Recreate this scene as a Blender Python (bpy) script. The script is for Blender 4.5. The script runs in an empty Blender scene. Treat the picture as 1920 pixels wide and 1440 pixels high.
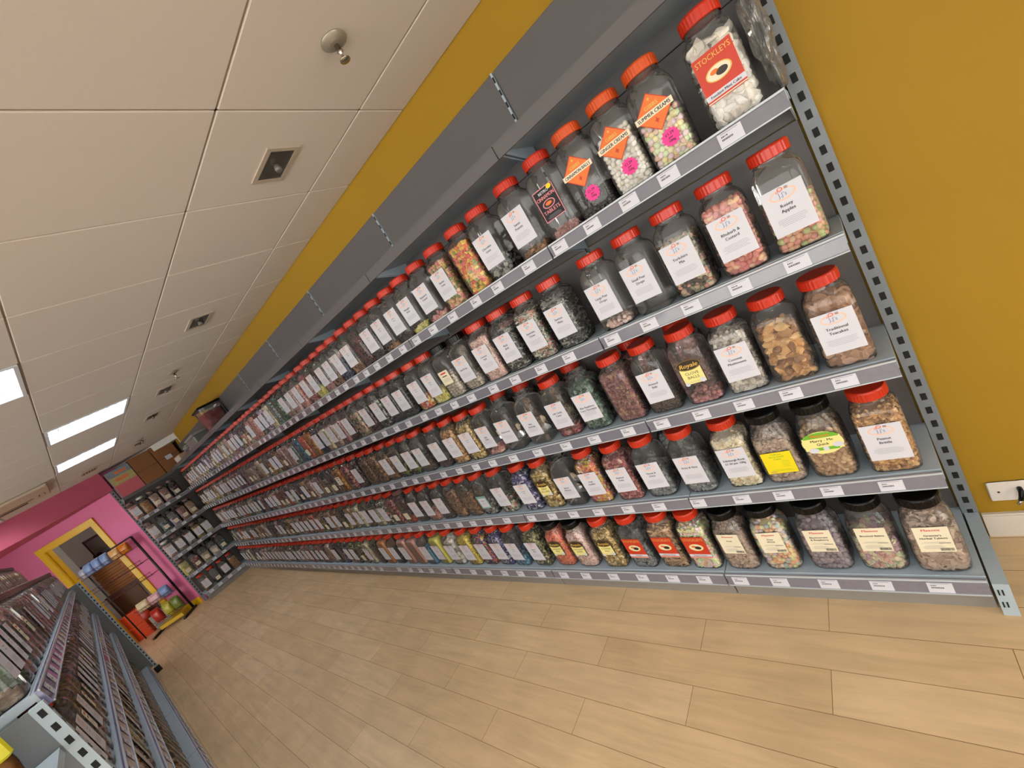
import bpy, math, random
import numpy as np
from mathutils import Vector, Matrix, Euler

random.seed(7)
rng = np.random.default_rng(7)
sc = bpy.context.scene
C = sc.collection
PI = math.pi

# ------------------------------------------------------------------ camera, world, exposure
cam_d = bpy.data.cameras.new('camera')
cam = bpy.data.objects.new('camera', cam_d); C.objects.link(cam); sc.camera = cam
cam_d.sensor_width = 36.0; cam_d.lens = 783.69 * 36 / 1920; cam_d.clip_start = 0.02; cam_d.clip_end = 100
Rr = np.array([[-0.6882, 0.2798, 0.6694], [-0.5082, 0.4726, -0.72], [-0.5178, -0.8357, -0.183]])   # columns: right, down, forward
right, down, fwd = Vector(Rr[:, 0]), Vector(Rr[:, 1]), Vector(Rr[:, 2])
mw = Matrix((( right.x, -down.x, -fwd.x, -0.02175),
             ( right.y, -down.y, -fwd.y, 1.73489),
             ( right.z, -down.z, -fwd.z, 1.64605), (0, 0, 0, 1)))
q = mw.to_quaternion(); q.normalize()
cam.location = (-0.02175, 1.73489, 1.64605); cam.rotation_mode = 'QUATERNION'; cam.rotation_quaternion = q

w = bpy.data.worlds.new('world'); sc.world = w; w.use_nodes = True
w.node_tree.nodes['Background'].inputs[0].default_value = (1.0, 0.97, 0.93, 1)
w.node_tree.nodes['Background'].inputs[1].default_value = 4.6        # daylight outside the added, unseen window openings
sc.view_settings.view_transform = 'Standard'; sc.view_settings.look = 'None'
sc.view_settings.gamma = 1.0; sc.view_settings.use_curve_mapping = False
sc.view_settings.exposure = 0.36
sc.cycles.transparent_max_bounces = 14; sc.cycles.max_bounces = 5; sc.cycles.diffuse_bounces = 3
sc.cycles.use_adaptive_sampling = True; sc.cycles.adaptive_threshold = 0.04; sc.cycles.use_light_tree = False
sc.cycles.glossy_bounces = 2; sc.cycles.transmission_bounces = 3
sc.cycles.sample_clamp_indirect = 3.0; sc.cycles.caustics_reflective = False; sc.cycles.caustics_refractive = False
LAMP = 42.0          # strength of the tubes behind the louvres

# ------------------------------------------------------------------ materials
def lin(c):
    c = c / 255.0
    return c / 12.92 if c <= 0.04045 else ((c + 0.055) / 1.055) ** 2.4
def hexc(h):
    h = h.lstrip('#'); return tuple(lin(int(h[i:i + 2], 16)) for i in (0, 2, 4)) + (1.0,)
MATS = {}
def mat(name, col, rough=0.5, metal=0.0, var=0.06, scale=30.0, bump=0.0, spec=0.5, coat=0.0, emit=0.0):
    if name in MATS: return MATS[name]
    m = bpy.data.materials.new(name); m.use_nodes = True; nt = m.node_tree; N = nt.nodes; L = nt.links
    b = N['Principled BSDF']; c = hexc(col) if isinstance(col, str) else tuple(col) + (1.0,)
    b.inputs['Roughness'].default_value = rough; b.inputs['Metallic'].default_value = metal
    b.inputs['Specular IOR Level'].default_value = spec
    if coat: b.inputs['Coat Weight'].default_value = coat
    tc = N.new('ShaderNodeTexCoord'); nz = N.new('ShaderNodeTexNoise'); nz.inputs['Scale'].default_value = scale
    nz.inputs['Detail'].default_value = 3.0
    L.new(tc.outputs['Object'], nz.inputs['Vector'])
    mx = N.new('ShaderNodeMix'); mx.data_type = 'RGBA'
    lo = tuple(x * (1 - var) for x in c[:3]) + (1,); hi = tuple(min(1, x * (1 + var)) for x in c[:3]) + (1,)
    mx.inputs[6].default_value = lo; mx.inputs[7].default_value = hi
    L.new(nz.outputs['Fac'], mx.inputs[0]); L.new(mx.outputs[2], b.inputs['Base Color'])
    if bump:
        bp = N.new('ShaderNodeBump'); bp.inputs['Strength'].default_value = bump; bp.inputs['Distance'].default_value = 0.002
        L.new(nz.outputs['Fac'], bp.inputs['Height']); L.new(bp.outputs[0], b.inputs['Normal'])
    if emit:
        b.inputs['Emission Color'].default_value = c; b.inputs['Emission Strength'].default_value = emit
    MATS[name] = m; return m

def clear_mat(name, tint=(0.98, 0.98, 0.975), rough=0.04, ior=1.45, wrinkle=0.0, haze=0.0):
    if name in MATS: return MATS[name]
    m = bpy.data.materials.new(name); m.use_nodes = True; nt = m.node_tree; N = nt.nodes; L = nt.links
    N.remove(N['Principled BSDF'])
    t = N.new('ShaderNodeBsdfTransparent'); t.inputs[0].default_value = tint + (1,)
    g = N.new('ShaderNodeBsdfAnisotropic') if False else N.new('ShaderNodeBsdfGlossy'); g.inputs['Roughness'].default_value = rough
    fr = N.new('ShaderNodeFresnel'); fr.inputs[0].default_value = ior
    tc = N.new('ShaderNodeTexCoord'); nz = N.new('ShaderNodeTexNoise'); nz.inputs['Scale'].default_value = 25 if not wrinkle else 11
    bp = N.new('ShaderNodeBump'); bp.inputs['Strength'].default_value = 0.25 if not wrinkle else 1.0
    bp.inputs['Distance'].default_value = 0.004 if not wrinkle else wrinkle
    L.new(tc.outputs['Object'], nz.inputs['Vector']); L.new(nz.outputs['Fac'], bp.inputs['Height'])
    L.new(bp.outputs[0], g.inputs['Normal']); L.new(bp.outputs[0], fr.inputs['Normal'])
    mx = N.new('ShaderNodeMixShader'); L.new(fr.outputs[0], mx.inputs[0]); L.new(t.outputs[0], mx.inputs[1]); L.new(g.outputs[0], mx.inputs[2])
    if wrinkle or haze:
        d = N.new('ShaderNodeBsdfDiffuse'); d.inputs[0].default_value = (0.8, 0.78, 0.76, 1); m2 = N.new('ShaderNodeMixShader')
        m2.inputs[0].default_value = haze or 0.30; L.new(mx.outputs[0], m2.inputs[1]); L.new(d.outputs[0], m2.inputs[2]); mx = m2
    L.new(mx.outputs[0], N['Material Output'].inputs[0])
    MATS[name] = m; return m

def sweets_mat(key, cols, rough=0.38, spec=0.5, metal=0.0):
    name = 'sweets_' + key
    if name in MATS: return MATS[name]
    m = bpy.data.materials.new(name); m.use_nodes = True; nt = m.node_tree; N = nt.nodes; L = nt.links
    b = N['Principled BSDF']; b.inputs['Roughness'].default_value = rough; b.inputs['Metallic'].default_value = metal
    b.inputs['Specular IOR Level'].default_value = spec
    a = N.new('ShaderNodeAttribute'); a.attribute_name = 'rnd'
    r = N.new('ShaderNodeValToRGB'); r.color_ramp.interpolation = 'CONSTANT'
    e = r.color_ramp.elements; e[0].position = 0; e[0].color = hexc(cols[0])
    e[1].position = 1.0 / len(cols) if len(cols) > 1 else 1.0; e[1].color = hexc(cols[1 % len(cols)])
    for i in range(2, len(cols)):
        x = e.new(i / len(cols)); x.color = hexc(cols[i])
    L.new(a.outputs['Fac'], r.inputs[0])
    tc = N.new('ShaderNodeTexCoord'); nz = N.new('ShaderNodeTexNoise'); nz.inputs['Scale'].default_value = 160
    L.new(tc.outputs['Object'], nz.inputs['Vector'])
    hs = N.new('ShaderNodeHueSaturation'); mr = N.new('ShaderNodeMapRange'); mr.inputs[3].default_value = 1.02; mr.inputs[4].default_value = 1.42; hs.inputs['Saturation'].default_value = 0.92
    L.new(nz.outputs['Fac'], mr.inputs[0]); L.new(mr.outputs[0], hs.inputs['Value']); L.new(r.outputs[0], hs.inputs['Color'])
    L.new(hs.outputs[0], b.inputs['Base Color'])
    MATS[name] = m; return m

GREY = mat('grey_shelf_paint', 'a9b7c1', 0.42, var=0.04, scale=14)
PANEL = mat('grey_back_panel_paint', '5b5757', 0.5, var=0.05, scale=3)
POSTG = mat('grey_upright_paint', '787e84', 0.45, var=0.04, scale=14)
DARK = mat('slot_dark', '0c0b0b', 0.8)
BLACK = mat('black_plastic', '050505', 0.3, spec=0.25)
RAIL = mat('price_rail_plastic', '77757f', 0.25, var=0.08, scale=60, coat=0.6)
RAILLIP = mat('price_rail_clear_lip', 'b9bfc4', 0.2)
PAPER = mat('ticket_paper', 'd2d1da', 0.6, var=0.02)
INK = mat('printed_ink', '1c1c20', 0.7)
GREYINK = mat('faint_print', '9a9aa0', 0.7)
PEACH = mat('peach_print', 'f2c4ae', 0.7)
REDINK = mat('red_print', 'cf3a44', 0.7)
BLUEINK = mat('blue_grey_print', '6f86a8', 0.7)
YELLOWW = mat('yellow_wall_paint', '9c7600', 0.75, var=0.05, scale=2.2, bump=0.15)
REDLID = mat('red_lid_plastic', 'bd2a0e', 0.32, var=0.05)
ORANGELID = mat('orange_lid_plastic', 'cb4c14', 0.35, var=0.05)
CLEAR = clear_mat('clear_jar_plastic', haze=0.055)

# ------------------------------------------------------------------ mesh helpers
class MB:
    def __init__(s): s.v = []; s.f = []; s.m = []; s.sm = []
    def add(s, vs, fs, m=0, smooth=False):
        k = len(s.v); s.v += [tuple(p) for p in vs]
        for f in fs: s.f.append(tuple(i + k for i in f)); s.m.append(m); s.sm.append(smooth)
        return s
    def box(s, x0, x1, y0, y1, z0, z1, m=0):
        vs = [(x, y, z) for z in (z0, z1) for y in (y0, y1) for x in (x0, x1)]
        return s.add(vs, [(0, 2, 3, 1), (4, 5, 7, 6), (0, 1, 5, 4), (2, 6, 7, 3), (0, 4, 6, 2), (1, 3, 7, 5)], m)
    def bbox(s, x0, x1, y0, y1, z0, z1, b=0.003, m=0):
        """box with chamfered vertical and top edges"""
        def ring(i, z): return [(x0 + b + i, y0 + i, z), (x1 - b - i, y0 + i, z), (x1 - i, y0 + b + i, z), (x1 - i, y1 - b - i, z), (x1 - b - i, y1 - i, z), (x0 + b + i, y1 - i, z), (x0 + i, y1 - b - i, z), (x0 + i, y0 + b + i, z)]
        return s.loft([ring(b, z0), ring(0, z0 + b), ring(0, z1 - b), ring(b, z1)], m)
    def quad(s, p, m=0): return s.add(p, [tuple(range(len(p)))], m)
    def loft(s, rings, m=0, smooth=False, cap0=True, cap1=True):
        n = len(rings[0]); vs = [p for r in rings for p in r]; fs = []
        for k in range(len(rings) - 1):
            for i in range(n):
                j = (i + 1) % n; fs.append((k * n + i, k * n + j, (k + 1) * n + j, (k + 1) * n + i))
        s.add(vs, fs, m, smooth); k0 = len(s.v) - len(vs)
        if cap0: s.f.append(tuple(k0 + i for i in reversed(range(n)))); s.m.append(m); s.sm.append(False)
        if cap1: s.f.append(tuple(k0 + (len(rings) - 1) * n + i for i in range(n))); s.m.append(m); s.sm.append(False)
        return s
    def lathe(s, prof, n=24, m=0, smooth=True, c=(0, 0, 0), cap0=True, cap1=True, rib=0.0):
        rings = []
        for r, z in prof:
            rings.append([(c[0] + (r - (rib if i % 2 else 0)) * math.cos(2 * PI * i / n), c[1] + (r - (rib if i % 2 else 0)) * math.sin(2 * PI * i / n), c[2] + z) for i in range(n)])
        return s.loft(rings, m, smooth, cap0, cap1)
    def tube(s, pts, r, n=8, m=0):
        pts = [Vector(p) for p in pts]; rings = []
        for i, p in enumerate(pts):
            d = (pts[min(i + 1, len(pts) - 1)] - pts[max(i - 1, 0)]).normalized()
            u = d.cross(Vector((0, 0, 1)));
            if u.length < 1e-3: u = d.cross(Vector((1, 0, 0)))
            u.normalize(); v = d.cross(u)
            rings.append([tuple(p + r * (math.cos(2 * PI * k / n) * u + math.sin(2 * PI * k / n) * v)) for k in range(n)])
        return s.loft(rings, m, True)
    def disc(s, cx, cz, rx, rz, y, m=0, n=28, star=0.0):
        vs = [(cx + rx * (1 - (star if i % 2 else 0)) * math.cos(2 * PI * i / n), y, cz + rz * (1 - (star if i % 2 else 0)) * math.sin(2 * PI * i / n)) for i in range(n)]
        return s.quad(vs[::-1], m)
    def ring(s, cx, cz, rx, rz, t, y, m=0, n=28):
        vs = []; fs = []
        for i in range(n):
            a = 2 * PI * i / n
            vs.append((cx + rx * math.cos(a), y, cz + rz * math.sin(a))); vs.append((cx + (rx - t) * math.cos(a), y, cz + (rz - t) * math.sin(a)))
        for i in range(n):
            j = (i + 1) % n; fs.append((2 * i, 2 * i + 1, 2 * j + 1, 2 * j))
        return s.add(vs, fs, m)
    def rect(s, x0, x1, z0, z1, y, m=0): return s.quad([(x0, y, z0), (x0, y, z1), (x1, y, z1), (x1, y, z0)], m)
    def text(s, t, cx, cz, h, y, m=0, wmax=None, bold=0.0, shear=0.0, rot=0.0):
        V, F, W = glyphs(t, 0.0, shear); k = h
        if wmax and W * k > wmax: kx = wmax / W
        else: kx = k
        # labels face +Y, so +X of the jar is the reader's left
        ca, sa = math.cos(rot), math.sin(rot); vs = []
        for a, b in V:
            X = (a - W / 2) * kx; Z = (b - 0.35) * k
            X, Z = X * ca - Z * sa, X * sa + Z * ca
            vs.append((cx - X, y, cz + Z))
        if bold > 0.008: s.add([(a + 0.045 * k, b + 0.00005, c) for a, b, c in vs], F, m)     # a second strike for heavier type
        return s.add(vs, F, m)
    def xform(s, M):
        s.v = [tuple(M @ Vector(p)) for p in s.v]; return s
    def mesh(s, name, mats):
        me = bpy.data.meshes.new(name); me.from_pydata(s.v, [], s.f)
        for m in (mats if isinstance(mats, (list, tuple)) else [mats]): me.materials.append(m)
        me.polygons.foreach_set('material_index', s.m); me.polygons.foreach_set('use_smooth', s.sm); me.update()
        return me

_gl = {}
def glyphs(t, bold=0.0, shear=0.0):
    k = (t, bold, shear)
    if k not in _gl:
        cu = bpy.data.curves.new('txt', 'FONT'); cu.body = t; cu.size = 1.0; cu.resolution_u = 2; cu.offset = bold; cu.shear = shear
        o = bpy.data.objects.new('txt', cu); me = o.to_mesh()
        V = [(v.co.x, v.co.y) for v in me.vertices]; F = [tuple(p.vertices) for p in me.polygons]
        W = max([v[0] for v in V] or [1]); o.to_mesh_clear(); bpy.data.objects.remove(o); bpy.data.curves.remove(cu)
        _gl[k] = (V, F, W)
    return _gl[k]

def obj(name, me, parent=None, loc=(0, 0, 0), rz=0.0):
    o = bpy.data.objects.new(name, me); C.objects.link(o); o.location = loc
    if rz: o.rotation_euler = (0, 0, rz)
    if parent is not None: o.parent = parent
    return o
def tag(o, label, cat, group=None):
    o['label'] = label; o['category'] = cat
    if group: o['group'] = group
    return o
def thing(name, label, cat, loc=(0, 0, 0), rz=0.0, group=None):
    return tag(obj(name, None, None, loc, rz), label, cat, group)
def struct(name, mb, mats):
    o = obj(name, mb.mesh(name, mats)); o['kind'] = 'structure'; return o

# ------------------------------------------------------------------ the room
def floor_mat():
    m = bpy.data.materials.new('wood_plank_vinyl'); m.use_nodes = True; nt = m.node_tree; N = nt.nodes; L = nt.links
    b = N['Principled BSDF']; b.inputs['Roughness'].default_value = 0.42; b.inputs['Specular IOR Level'].default_value = 0.4
    tc = N.new('ShaderNodeTexCoord'); mp = N.new('ShaderNodeMapping'); mp.inputs['Location'].default_value = (10 * 0.905 - 0.006 , 10 * 0.1473 * 2 - 0.0225, 0)
    L.new(tc.outputs['Object'], mp.inputs[0])
    br = N.new('ShaderNodeTexBrick'); br.offset = 0.5; br.inputs['Scale'].default_value = 1.0
    br.inputs['Brick Width'].default_value = 0.905; br.inputs['Row Height'].default_value = 0.1473; br.inputs['Mortar Size'].default_value = 0.0011
    br.inputs['Mortar Smooth'].default_value = 0.3; br.inputs['Bias'].default_value = 0.0
    br.inputs['Color1'].default_value = hexc('e0c298'); br.inputs['Color2'].default_value = hexc('d3b388'); br.inputs['Mortar'].default_value = hexc('7d5c34')
    L.new(mp.outputs[0], br.inputs['Vector'])
    m2 = N.new('ShaderNodeMapping'); m2.inputs['Scale'].default_value = (1.6, 14, 1); L.new(tc.outputs['Object'], m2.inputs[0])
    nz = N.new('ShaderNodeTexNoise'); nz.inputs['Scale'].default_value = 1.6; nz.inputs['Detail'].default_value = 7; nz.inputs['Roughness'].default_value = 0.62; nz.inputs['Distortion'].default_value = 0.6
    L.new(m2.outputs[0], nz.inputs['Vector'])
    n2 = N.new('ShaderNodeTexNoise'); n2.inputs['Scale'].default_value = 4.5; n2.inputs['Detail'].default_value = 4; L.new(tc.outputs['Object'], n2.inputs['Vector'])
    mr = N.new('ShaderNodeMapRange'); mr.inputs[1].default_value = 0.3; mr.inputs[2].default_value = 0.7; mr.inputs[3].default_value = 0.84; mr.inputs[4].default_value = 1.08
    L.new(nz.outputs['Fac'], mr.inputs[0])
    mr2 = N.new('ShaderNodeMapRange'); mr2.inputs[1].default_value = 0.3; mr2.inputs[2].default_value = 0.7; mr2.inputs[3].default_value = 0.93; mr2.inputs[4].default_value = 1.05
    L.new(n2.outputs['Fac'], mr2.inputs[0])
    mu = N.new('ShaderNodeMath'); mu.operation = 'MULTIPLY'; L.new(mr.outputs[0], mu.inputs[0]); L.new(mr2.outputs[0], mu.inputs[1])
    hs = N.new('ShaderNodeHueSaturation'); L.new(br.outputs['Color'], hs.inputs['Color']); L.new(mu.outputs[0], hs.inputs['Value']); L.new(hs.outputs[0], b.inputs['Base Color'])
    bp = N.new('ShaderNodeBump'); bp.inputs['Strength'].default_value = 0.25; bp.inputs['Distance'].default_value = 0.001; bp.invert = True
    L.new(br.outputs['Fac'], bp.inputs['Height']); L.new(bp.outputs[0], b.inputs['Normal'])
    return m

X0, X1, Y1, ZC = -3.2, 9.2, 5.4, 2.61
DOORDIR = Vector((0.6, 0.8, 0.0))          # the doorway wall runs off at an angle
P0 = Vector((9.26, 1.03, 0.0))
struct('floor', MB().box(X0, 15.0, -0.1, Y1 + 0.1, -0.1, 0.0), floor_mat())
struct('wall_right', MB().box(X0, X1 + 0.1, -0.1, 0.0, 0.0, ZC + 0.1), YELLOWW)
WHITEP = mat('white_wall_paint', 'cdbfae', 0.8, var=0.03, scale=2)
mb = MB().box(X0, 15.0, Y1, Y1 + 0.1, 0.0, 0.35).box(X0, 15.0, Y1, Y1 + 0.1, 2.5, ZC + 0.1).box(8.6, 15.0, Y1, Y1 + 0.1, 0.35, 2.5)
for k in range(5): mb.box(X0 + k * 2.9, X0 + k * 2.9 + 0.3, Y1, Y1 + 0.1, 0.35, 2.5)
struct('wall_left', mb, WHITEP)  # window openings added out of view so daylight reaches shelves and ceiling
mb = MB().box(X0 - 0.1, X0, -0.1, Y1 + 0.1, 0.0, 0.2).box(X0 - 0.1, X0, -0.1, Y1 + 0.1, 2.5, ZC + 0.1).box(X0 - 0.1, X0, -0.1, 0.5, 0.2, 2.5).box(X0 - 0.1, X0, 2.7, 2.9, 0.2, 2.5).box(X0 - 0.1, X0, Y1 - 0.2, Y1 + 0.1, 0.2, 2.5)
struct('wall_back', mb, WHITEP)  # openings behind the camera likewise added to let daylight in
PANE = clear_mat('added_window_glass', tint=(0.97, 0.98, 0.97))
struct('added_window_1', MB().box(X0 - 0.055, X0 - 0.045, 0.5, 2.7, 0.2, 2.5).box(X0 - 0.055, X0 - 0.045, 2.9, Y1 - 0.2, 0.2, 2.5), PANE)  # unseen panes, added with the openings for extra daylight
mb = MB()
for k in range(4): mb.box(X0 + k * 2.9 + 0.3, X0 + (k + 1) * 2.9, Y1 + 0.045, Y1 + 0.055, 0.35, 2.5)
struct('added_window_2', mb, PANE)  # added panes for the unseen left openings
PINK = mat('pink_wall_paint', 'ea7aac', 0.6, var=0.04, scale=2)
DPINK = mat('deep_pink_bulkhead_paint', 'b94e68', 0.6, var=0.04, scale=2)
struct('wall_end', MB().box(9.2, 9.3, -0.1, 1.03, 0.0, ZC + 0.1), PINK)
# bulkhead over the opening
struct('trim_1', MB().box(8.98, 13.0, 0.995, Y1, 2.29, ZC), DPINK)
# skew wall with the doorway, built in its own frame: u along DOORDIR, v out of the shop
def skew(mb):
    M = Matrix.Translation(P0) @ Matrix(((DOORDIR.x, DOORDIR.y, 0, 0), (DOORDIR.y, -DOORDIR.x, 0, 0), (0, 0, 1, 0), (0, 0, 0, 1)))
    return mb.xform(M)
uA, uB = 0.40, 1.28                      # outer edges of the door frame along the wall
mb = MB().box(0, uA + 0.05, 0, 0.1, 0, 2.32).box(uB - 0.05, 4.4, 0, 0.1, 0, 2.32).box(uA + 0.05, uB - 0.05, 0, 0.1, 2.05, 2.32)
struct('wall_front', skew(mb), PINK)
YGLOSS = mat('yellow_gloss_paint', 'f2c400', 0.3, var=0.03, scale=5)
mb = MB().bbox(uA, uA + 0.085, -0.025, 0.13, 0, 2.107, 0.004).bbox(uB - 0.085, uB, -0.025, 0.13, 0, 2.107, 0.004).box(uA, uB, -0.027, 0.13, 2.02, 2.107)
mb.box(uA + 0.085, uA + 0.1, 0.02, 0.1, 0, 2.02).box(uB - 0.1, uB - 0.085, 0.02, 0.1, 0, 2.02).box(uA + 0.085, uB - 0.085, 0.02, 0.1, 2.005, 2.02)
struct('door_1', skew(mb), YGLOSS)
struct('baseboard_front', skew(MB().box(0.01, uA - 0.004, -0.016, 0.0, 0, 0.11).box(uB + 0.004, 3.6, -0.016, 0, 0, 0.11)), YGLOSS)
struct('baseboard_right', MB().box(X0, -0.046, 0.0, 0.015, 0.0, 0.092).box(X0, -0.046, 0.0, 0.011, 0.092, 0.098), mat('white_gloss_skirting', 'd6ccc0', 0.4, var=0.03, scale=4))
# stockroom shell beyond the doorway
SROOM = mat('stockroom_paint', 'c4c0b8', 0.8, var=0.05, scale=2)
struct('wall_stockroom', skew(MB().box(-1.2, 3.6, 3.4, 3.5, 0, 2.7).box(-1.3, -1.2, 0.1, 3.5, 0, 2.7).box(3.6, 3.7, 0.1, 3.5, 0, 2.7)), SROOM)
struct('ceiling_stockroom', skew(MB().box(-1.3, 3.7, 0.1, 3.5, 2.5, 2.6)), mat('stockroom_ceiling', 'cfcbc4', 0.8))

# suspended ceiling
TX0, TD, YA = 1.264, 0.5782, 0.2643
LUM = {}
def col_y(j): return YA + (j - 1) * 0.5862 if j >= 1 else 0.0       # j=0: wall strip, 1: A-B, 2: B-C, 3: C-D ...
lum_cells = [(6, 2), (9, 2), (3, 3), (0, 3), (-3, 3), (12, 4), (-3, 5), (0, 5), (3, 5), (6, 4), (11, 5)]  # over the gondola, all but the bulkhead one are unseen lights added for brightness
spot_cells = []
mb = MB(); mg = 0.006
ncol = 9
for i in range(-8, 15):
    xa, xb = TX0 + (i) * TD, TX0 + (i + 1) * TD
    if xb < X0: continue
    for j in range(ncol + 1):
        ya = 0.0 if j == 0 else YA + (j - 1) * 0.5862; yb = YA + j * 0.5862
        if (i, j) in lum_cells: continue
        if ya > Y1: continue
        g = mg if j != 2 else mg
        a, b_, c_, d_ = xa + g, xb - g, ya + g, yb - g
        a2, b2, c2, d2 = a - 0.004, b_ + 0.004, c_ - 0.004, d_ + 0.004
        mb.loft([[(a2, c2, ZC + 0.006), (a2, d2, ZC + 0.006), (b2, d2, ZC + 0.006), (b2, c2, ZC + 0.006)],
                 [(a, c_, ZC), (a, d_, ZC), (b_, d_, ZC), (b_, c_, ZC)]], 0, False, False, True)
mb.box(X0, 15, -0.1, Y1 + 0.1, ZC + 0.09, ZC + 0.12, 1)
for i in range(-8, 16):
    x = TX0 + i * TD
    if X0 < x: mb.box(x - 0.007, x + 0.007, 0, Y1, ZC + 0.004, ZC + 0.03, 1)
for j in range(0, ncol + 1):
    y = YA + j * 0.5862
    if y < Y1: mb.box(X0, 9.6, y - 0.007, y + 0.007, ZC + 0.004, ZC + 0.03, 1)
CEIL = mat('ceiling_tile', 'd6cbc0', 0.9, var=0.03, scale=120)
struct('ceiling', mb, [CEIL, mat('ceiling_grid', '9c8c7e', 0.7)])

# ------------------------------------------------------------------ luminaires
def lamp_mat():
    m = bpy.data.materials.new('fluorescent_tubes'); m.use_nodes = True; nt = m.node_tree; N = nt.nodes; L = nt.links
    N.remove(N['Principled BSDF']); e = N.new('ShaderNodeEmission'); e.inputs[0].default_value = (0.92, 0.96, 1.0, 1); e.inputs[1].default_value = LAMP
    L.new(e.outputs[0], N['Material Output'].inputs[0]); return m
TUBE = lamp_mat()
ALU = mat('louvre_aluminium', 'c9ced6', 0.25, metal=0.7, var=0.05)
WHITEM = mat('white_enamel', 'dfe2e8', 0.4, var=0.02)
def lum_meshes():
    a = TD - 0.02; b = 0.5862 - 0.02
    fr = MB(); t = 0.018
    for (x0, x1, y0, y1) in ((0, a, 0, t), (0, a, b - t, b), (0, t, t, b - t), (a - t, a, t, b - t)): fr.box(x0, x1, y0, y1, -0.004, 0.07)
    fr.box(0, a, 0, b, 0.07, 0.076)
    tb = MB()
    for k in range(4):
        x = t + (a - 2 * t) * (k + 0.5) / 4
        tb.tube([(x, t + 0.01, 0.052), (x, b - t - 0.01, 0.052)], 0.013, 6)
    lv = MB()
    for k in range(1, 4):
        x = t + (a - 2 * t) * k / 4; lv.box(x - 0.004, x + 0.004, t, b - t, 0.0, 0.034)
    for k in range(1, 8):
        y = t + (b - 2 * t) * k / 8; lv.box(t, a - t, y - 0.001, y + 0.001, 0.0, 0.03)
    return fr.mesh('frame', WHITEM), tb.mesh('tube', TUBE), lv.mesh('louvre', ALU)
lm = lum_meshes()
lum_lab = {(6, 2): 'square louvred fluorescent light, middle of three glowing in a line on the ceiling', (9, 2): 'louvred fluorescent light farthest away, above the cardboard boxes side',
           (3, 3): 'louvred fluorescent light cut by the left edge of the photo'}
for n, (i, j) in enumerate(lum_cells):
    lab = lum_lab.get((i, j), 'louvred fluorescent ceiling light over the %s, number %d from the near end' % ('gondola, added unseen' if j > 3 else 'aisle', i + 4))
    if (i, j) == (12, 4): lab = 'louvred fluorescent light close to the pink bulkhead'
    t = thing('ceiling_light', lab, 'ceiling light', (TX0 + i * TD + 0.01, YA + (j - 1) * 0.5862 + 0.01, ZC), 0, 'square fluorescent panels in the ceiling')
    for nm, me in zip(('frame', 'tubes', 'louvre'), lm): obj(nm, me, t)
# unseen lamp added to brighten the stockroom
t = thing('added_batten_light', 'unseen batten light added on the stockroom ceiling behind the doorway', 'ceiling light', tuple(P0 + DOORDIR * 1.6 + Vector((0.8, -0.6, 0)) * 1.9 + Vector((0, 0, 2.44))))
obj('housing', MB().box(-0.6, 0.6, -0.04, 0.04, 0.02, 0.06).mesh('housing', WHITEM), t)
obj('tube', MB().tube([(-0.58, 0, 0.0), (0.58, 0, 0.0)], 0.02, 8).mesh('batten_tube', TUBE), t)
# wall-washing fitting under the bulkhead, out of sight behind the gondola top

# recessed square downlights, sprinklers, ceiling vent, air conditioner
CHROME = mat('chrome', 'c8c0b4', 0.15, metal=1.0)
mb1 = MB()
for (x0, x1, y0, y1) in ((-0.115, 0.115, -0.075, -0.055), (-0.115, 0.115, 0.055, 0.075), (-0.115, -0.095, -0.055, 0.055), (0.095, 0.115, -0.055, 0.055)): mb1.box(x0, x1, y0, y1, -0.006, 0.0)
mfr = mb1.mesh('bezel', mat('beige_bezel', 'b9aa98', 0.4))
mb2 = MB(); o_ = [(-0.095, -0.055), (0.095, -0.055), (0.095, 0.055), (-0.095, 0.055)]
mb2.loft([[(x, y, -0.004) for x, y in o_], [(x * 0.55, y * 0.5, 0.0 - 0.0045) for x, y in o_]], 0, False, False, True)
mrf = mb2.mesh('reflector', mat('brushed_reflector', '8d867c', 0.22, metal=0.9, var=0.3, scale=15))
mlp = MB().lathe([(0.012, -0.03), (0.016, -0.02), (0.012, -0.004)], 12).mesh('lamp', mat('capsule_lamp', '6f6a62', 0.2))
for n, x in enumerate((1.58, 3.31, 5.08, 6.2, 7.9)):
    t = thing('recessed_downlight', 'small square recessed downlight, unlit, %s counted from the near end' % ('first', 'second', 'third', 'fourth', 'fifth')[n], 'downlight', (x, 0.54, ZC), 0, 'unlit downlights above the wall shelves')
    obj('bezel', mfr, t); obj('reflector', mrf, t); obj('lamp', mlp, t)
mros = MB().lathe([(0.045, 0.0), (0.045, -0.004), (0.03, -0.012), (0.022, -0.016)], 24).mesh('rose', mat('sprinkler_rose', 'a39a8a', 0.35, metal=0.4))
mst = MB().lathe([(0.008, -0.012), (0.008, -0.035), (0.012, -0.037), (0.005, -0.042), (0.005, -0.06), (0.018, -0.062), (0.018, -0.065), (0.004, -0.066)], 16).mesh('sprinkler_head', CHROME)
for n, x in enumerate((0.953, 4.48, 7.6)):
    t = thing('fire_sprinkler', 'chrome ceiling sprinkler head, %s' % ('nearest, above the upper left of the shelves', 'middle one of three along the ceiling', 'farthest, close to the end boxes')[n], 'sprinkler', (x, 0.55, ZC), 0, 'ceiling sprinklers')
    obj('rose', mros, t); obj('deflector', mst, t)
t = thing('ceiling_vent', 'small slotted vent on the ceiling near the pink wall', 'vent', (8.15, 1.12, ZC))
mb = MB().bbox(-0.12, 0.12, -0.09, 0.09, -0.016, 0.0, 0.004)
for k in range(5): mb.box(-0.1, 0.1, -0.065 + k * 0.03, -0.055 + k * 0.03, -0.018, -0.015, 1)
obj('grille', mb.mesh('grille', [mat('beige_vent', 'b59b80', 0.5), mat('vent_slot', '55402e', 0.7)]), t)
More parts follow.
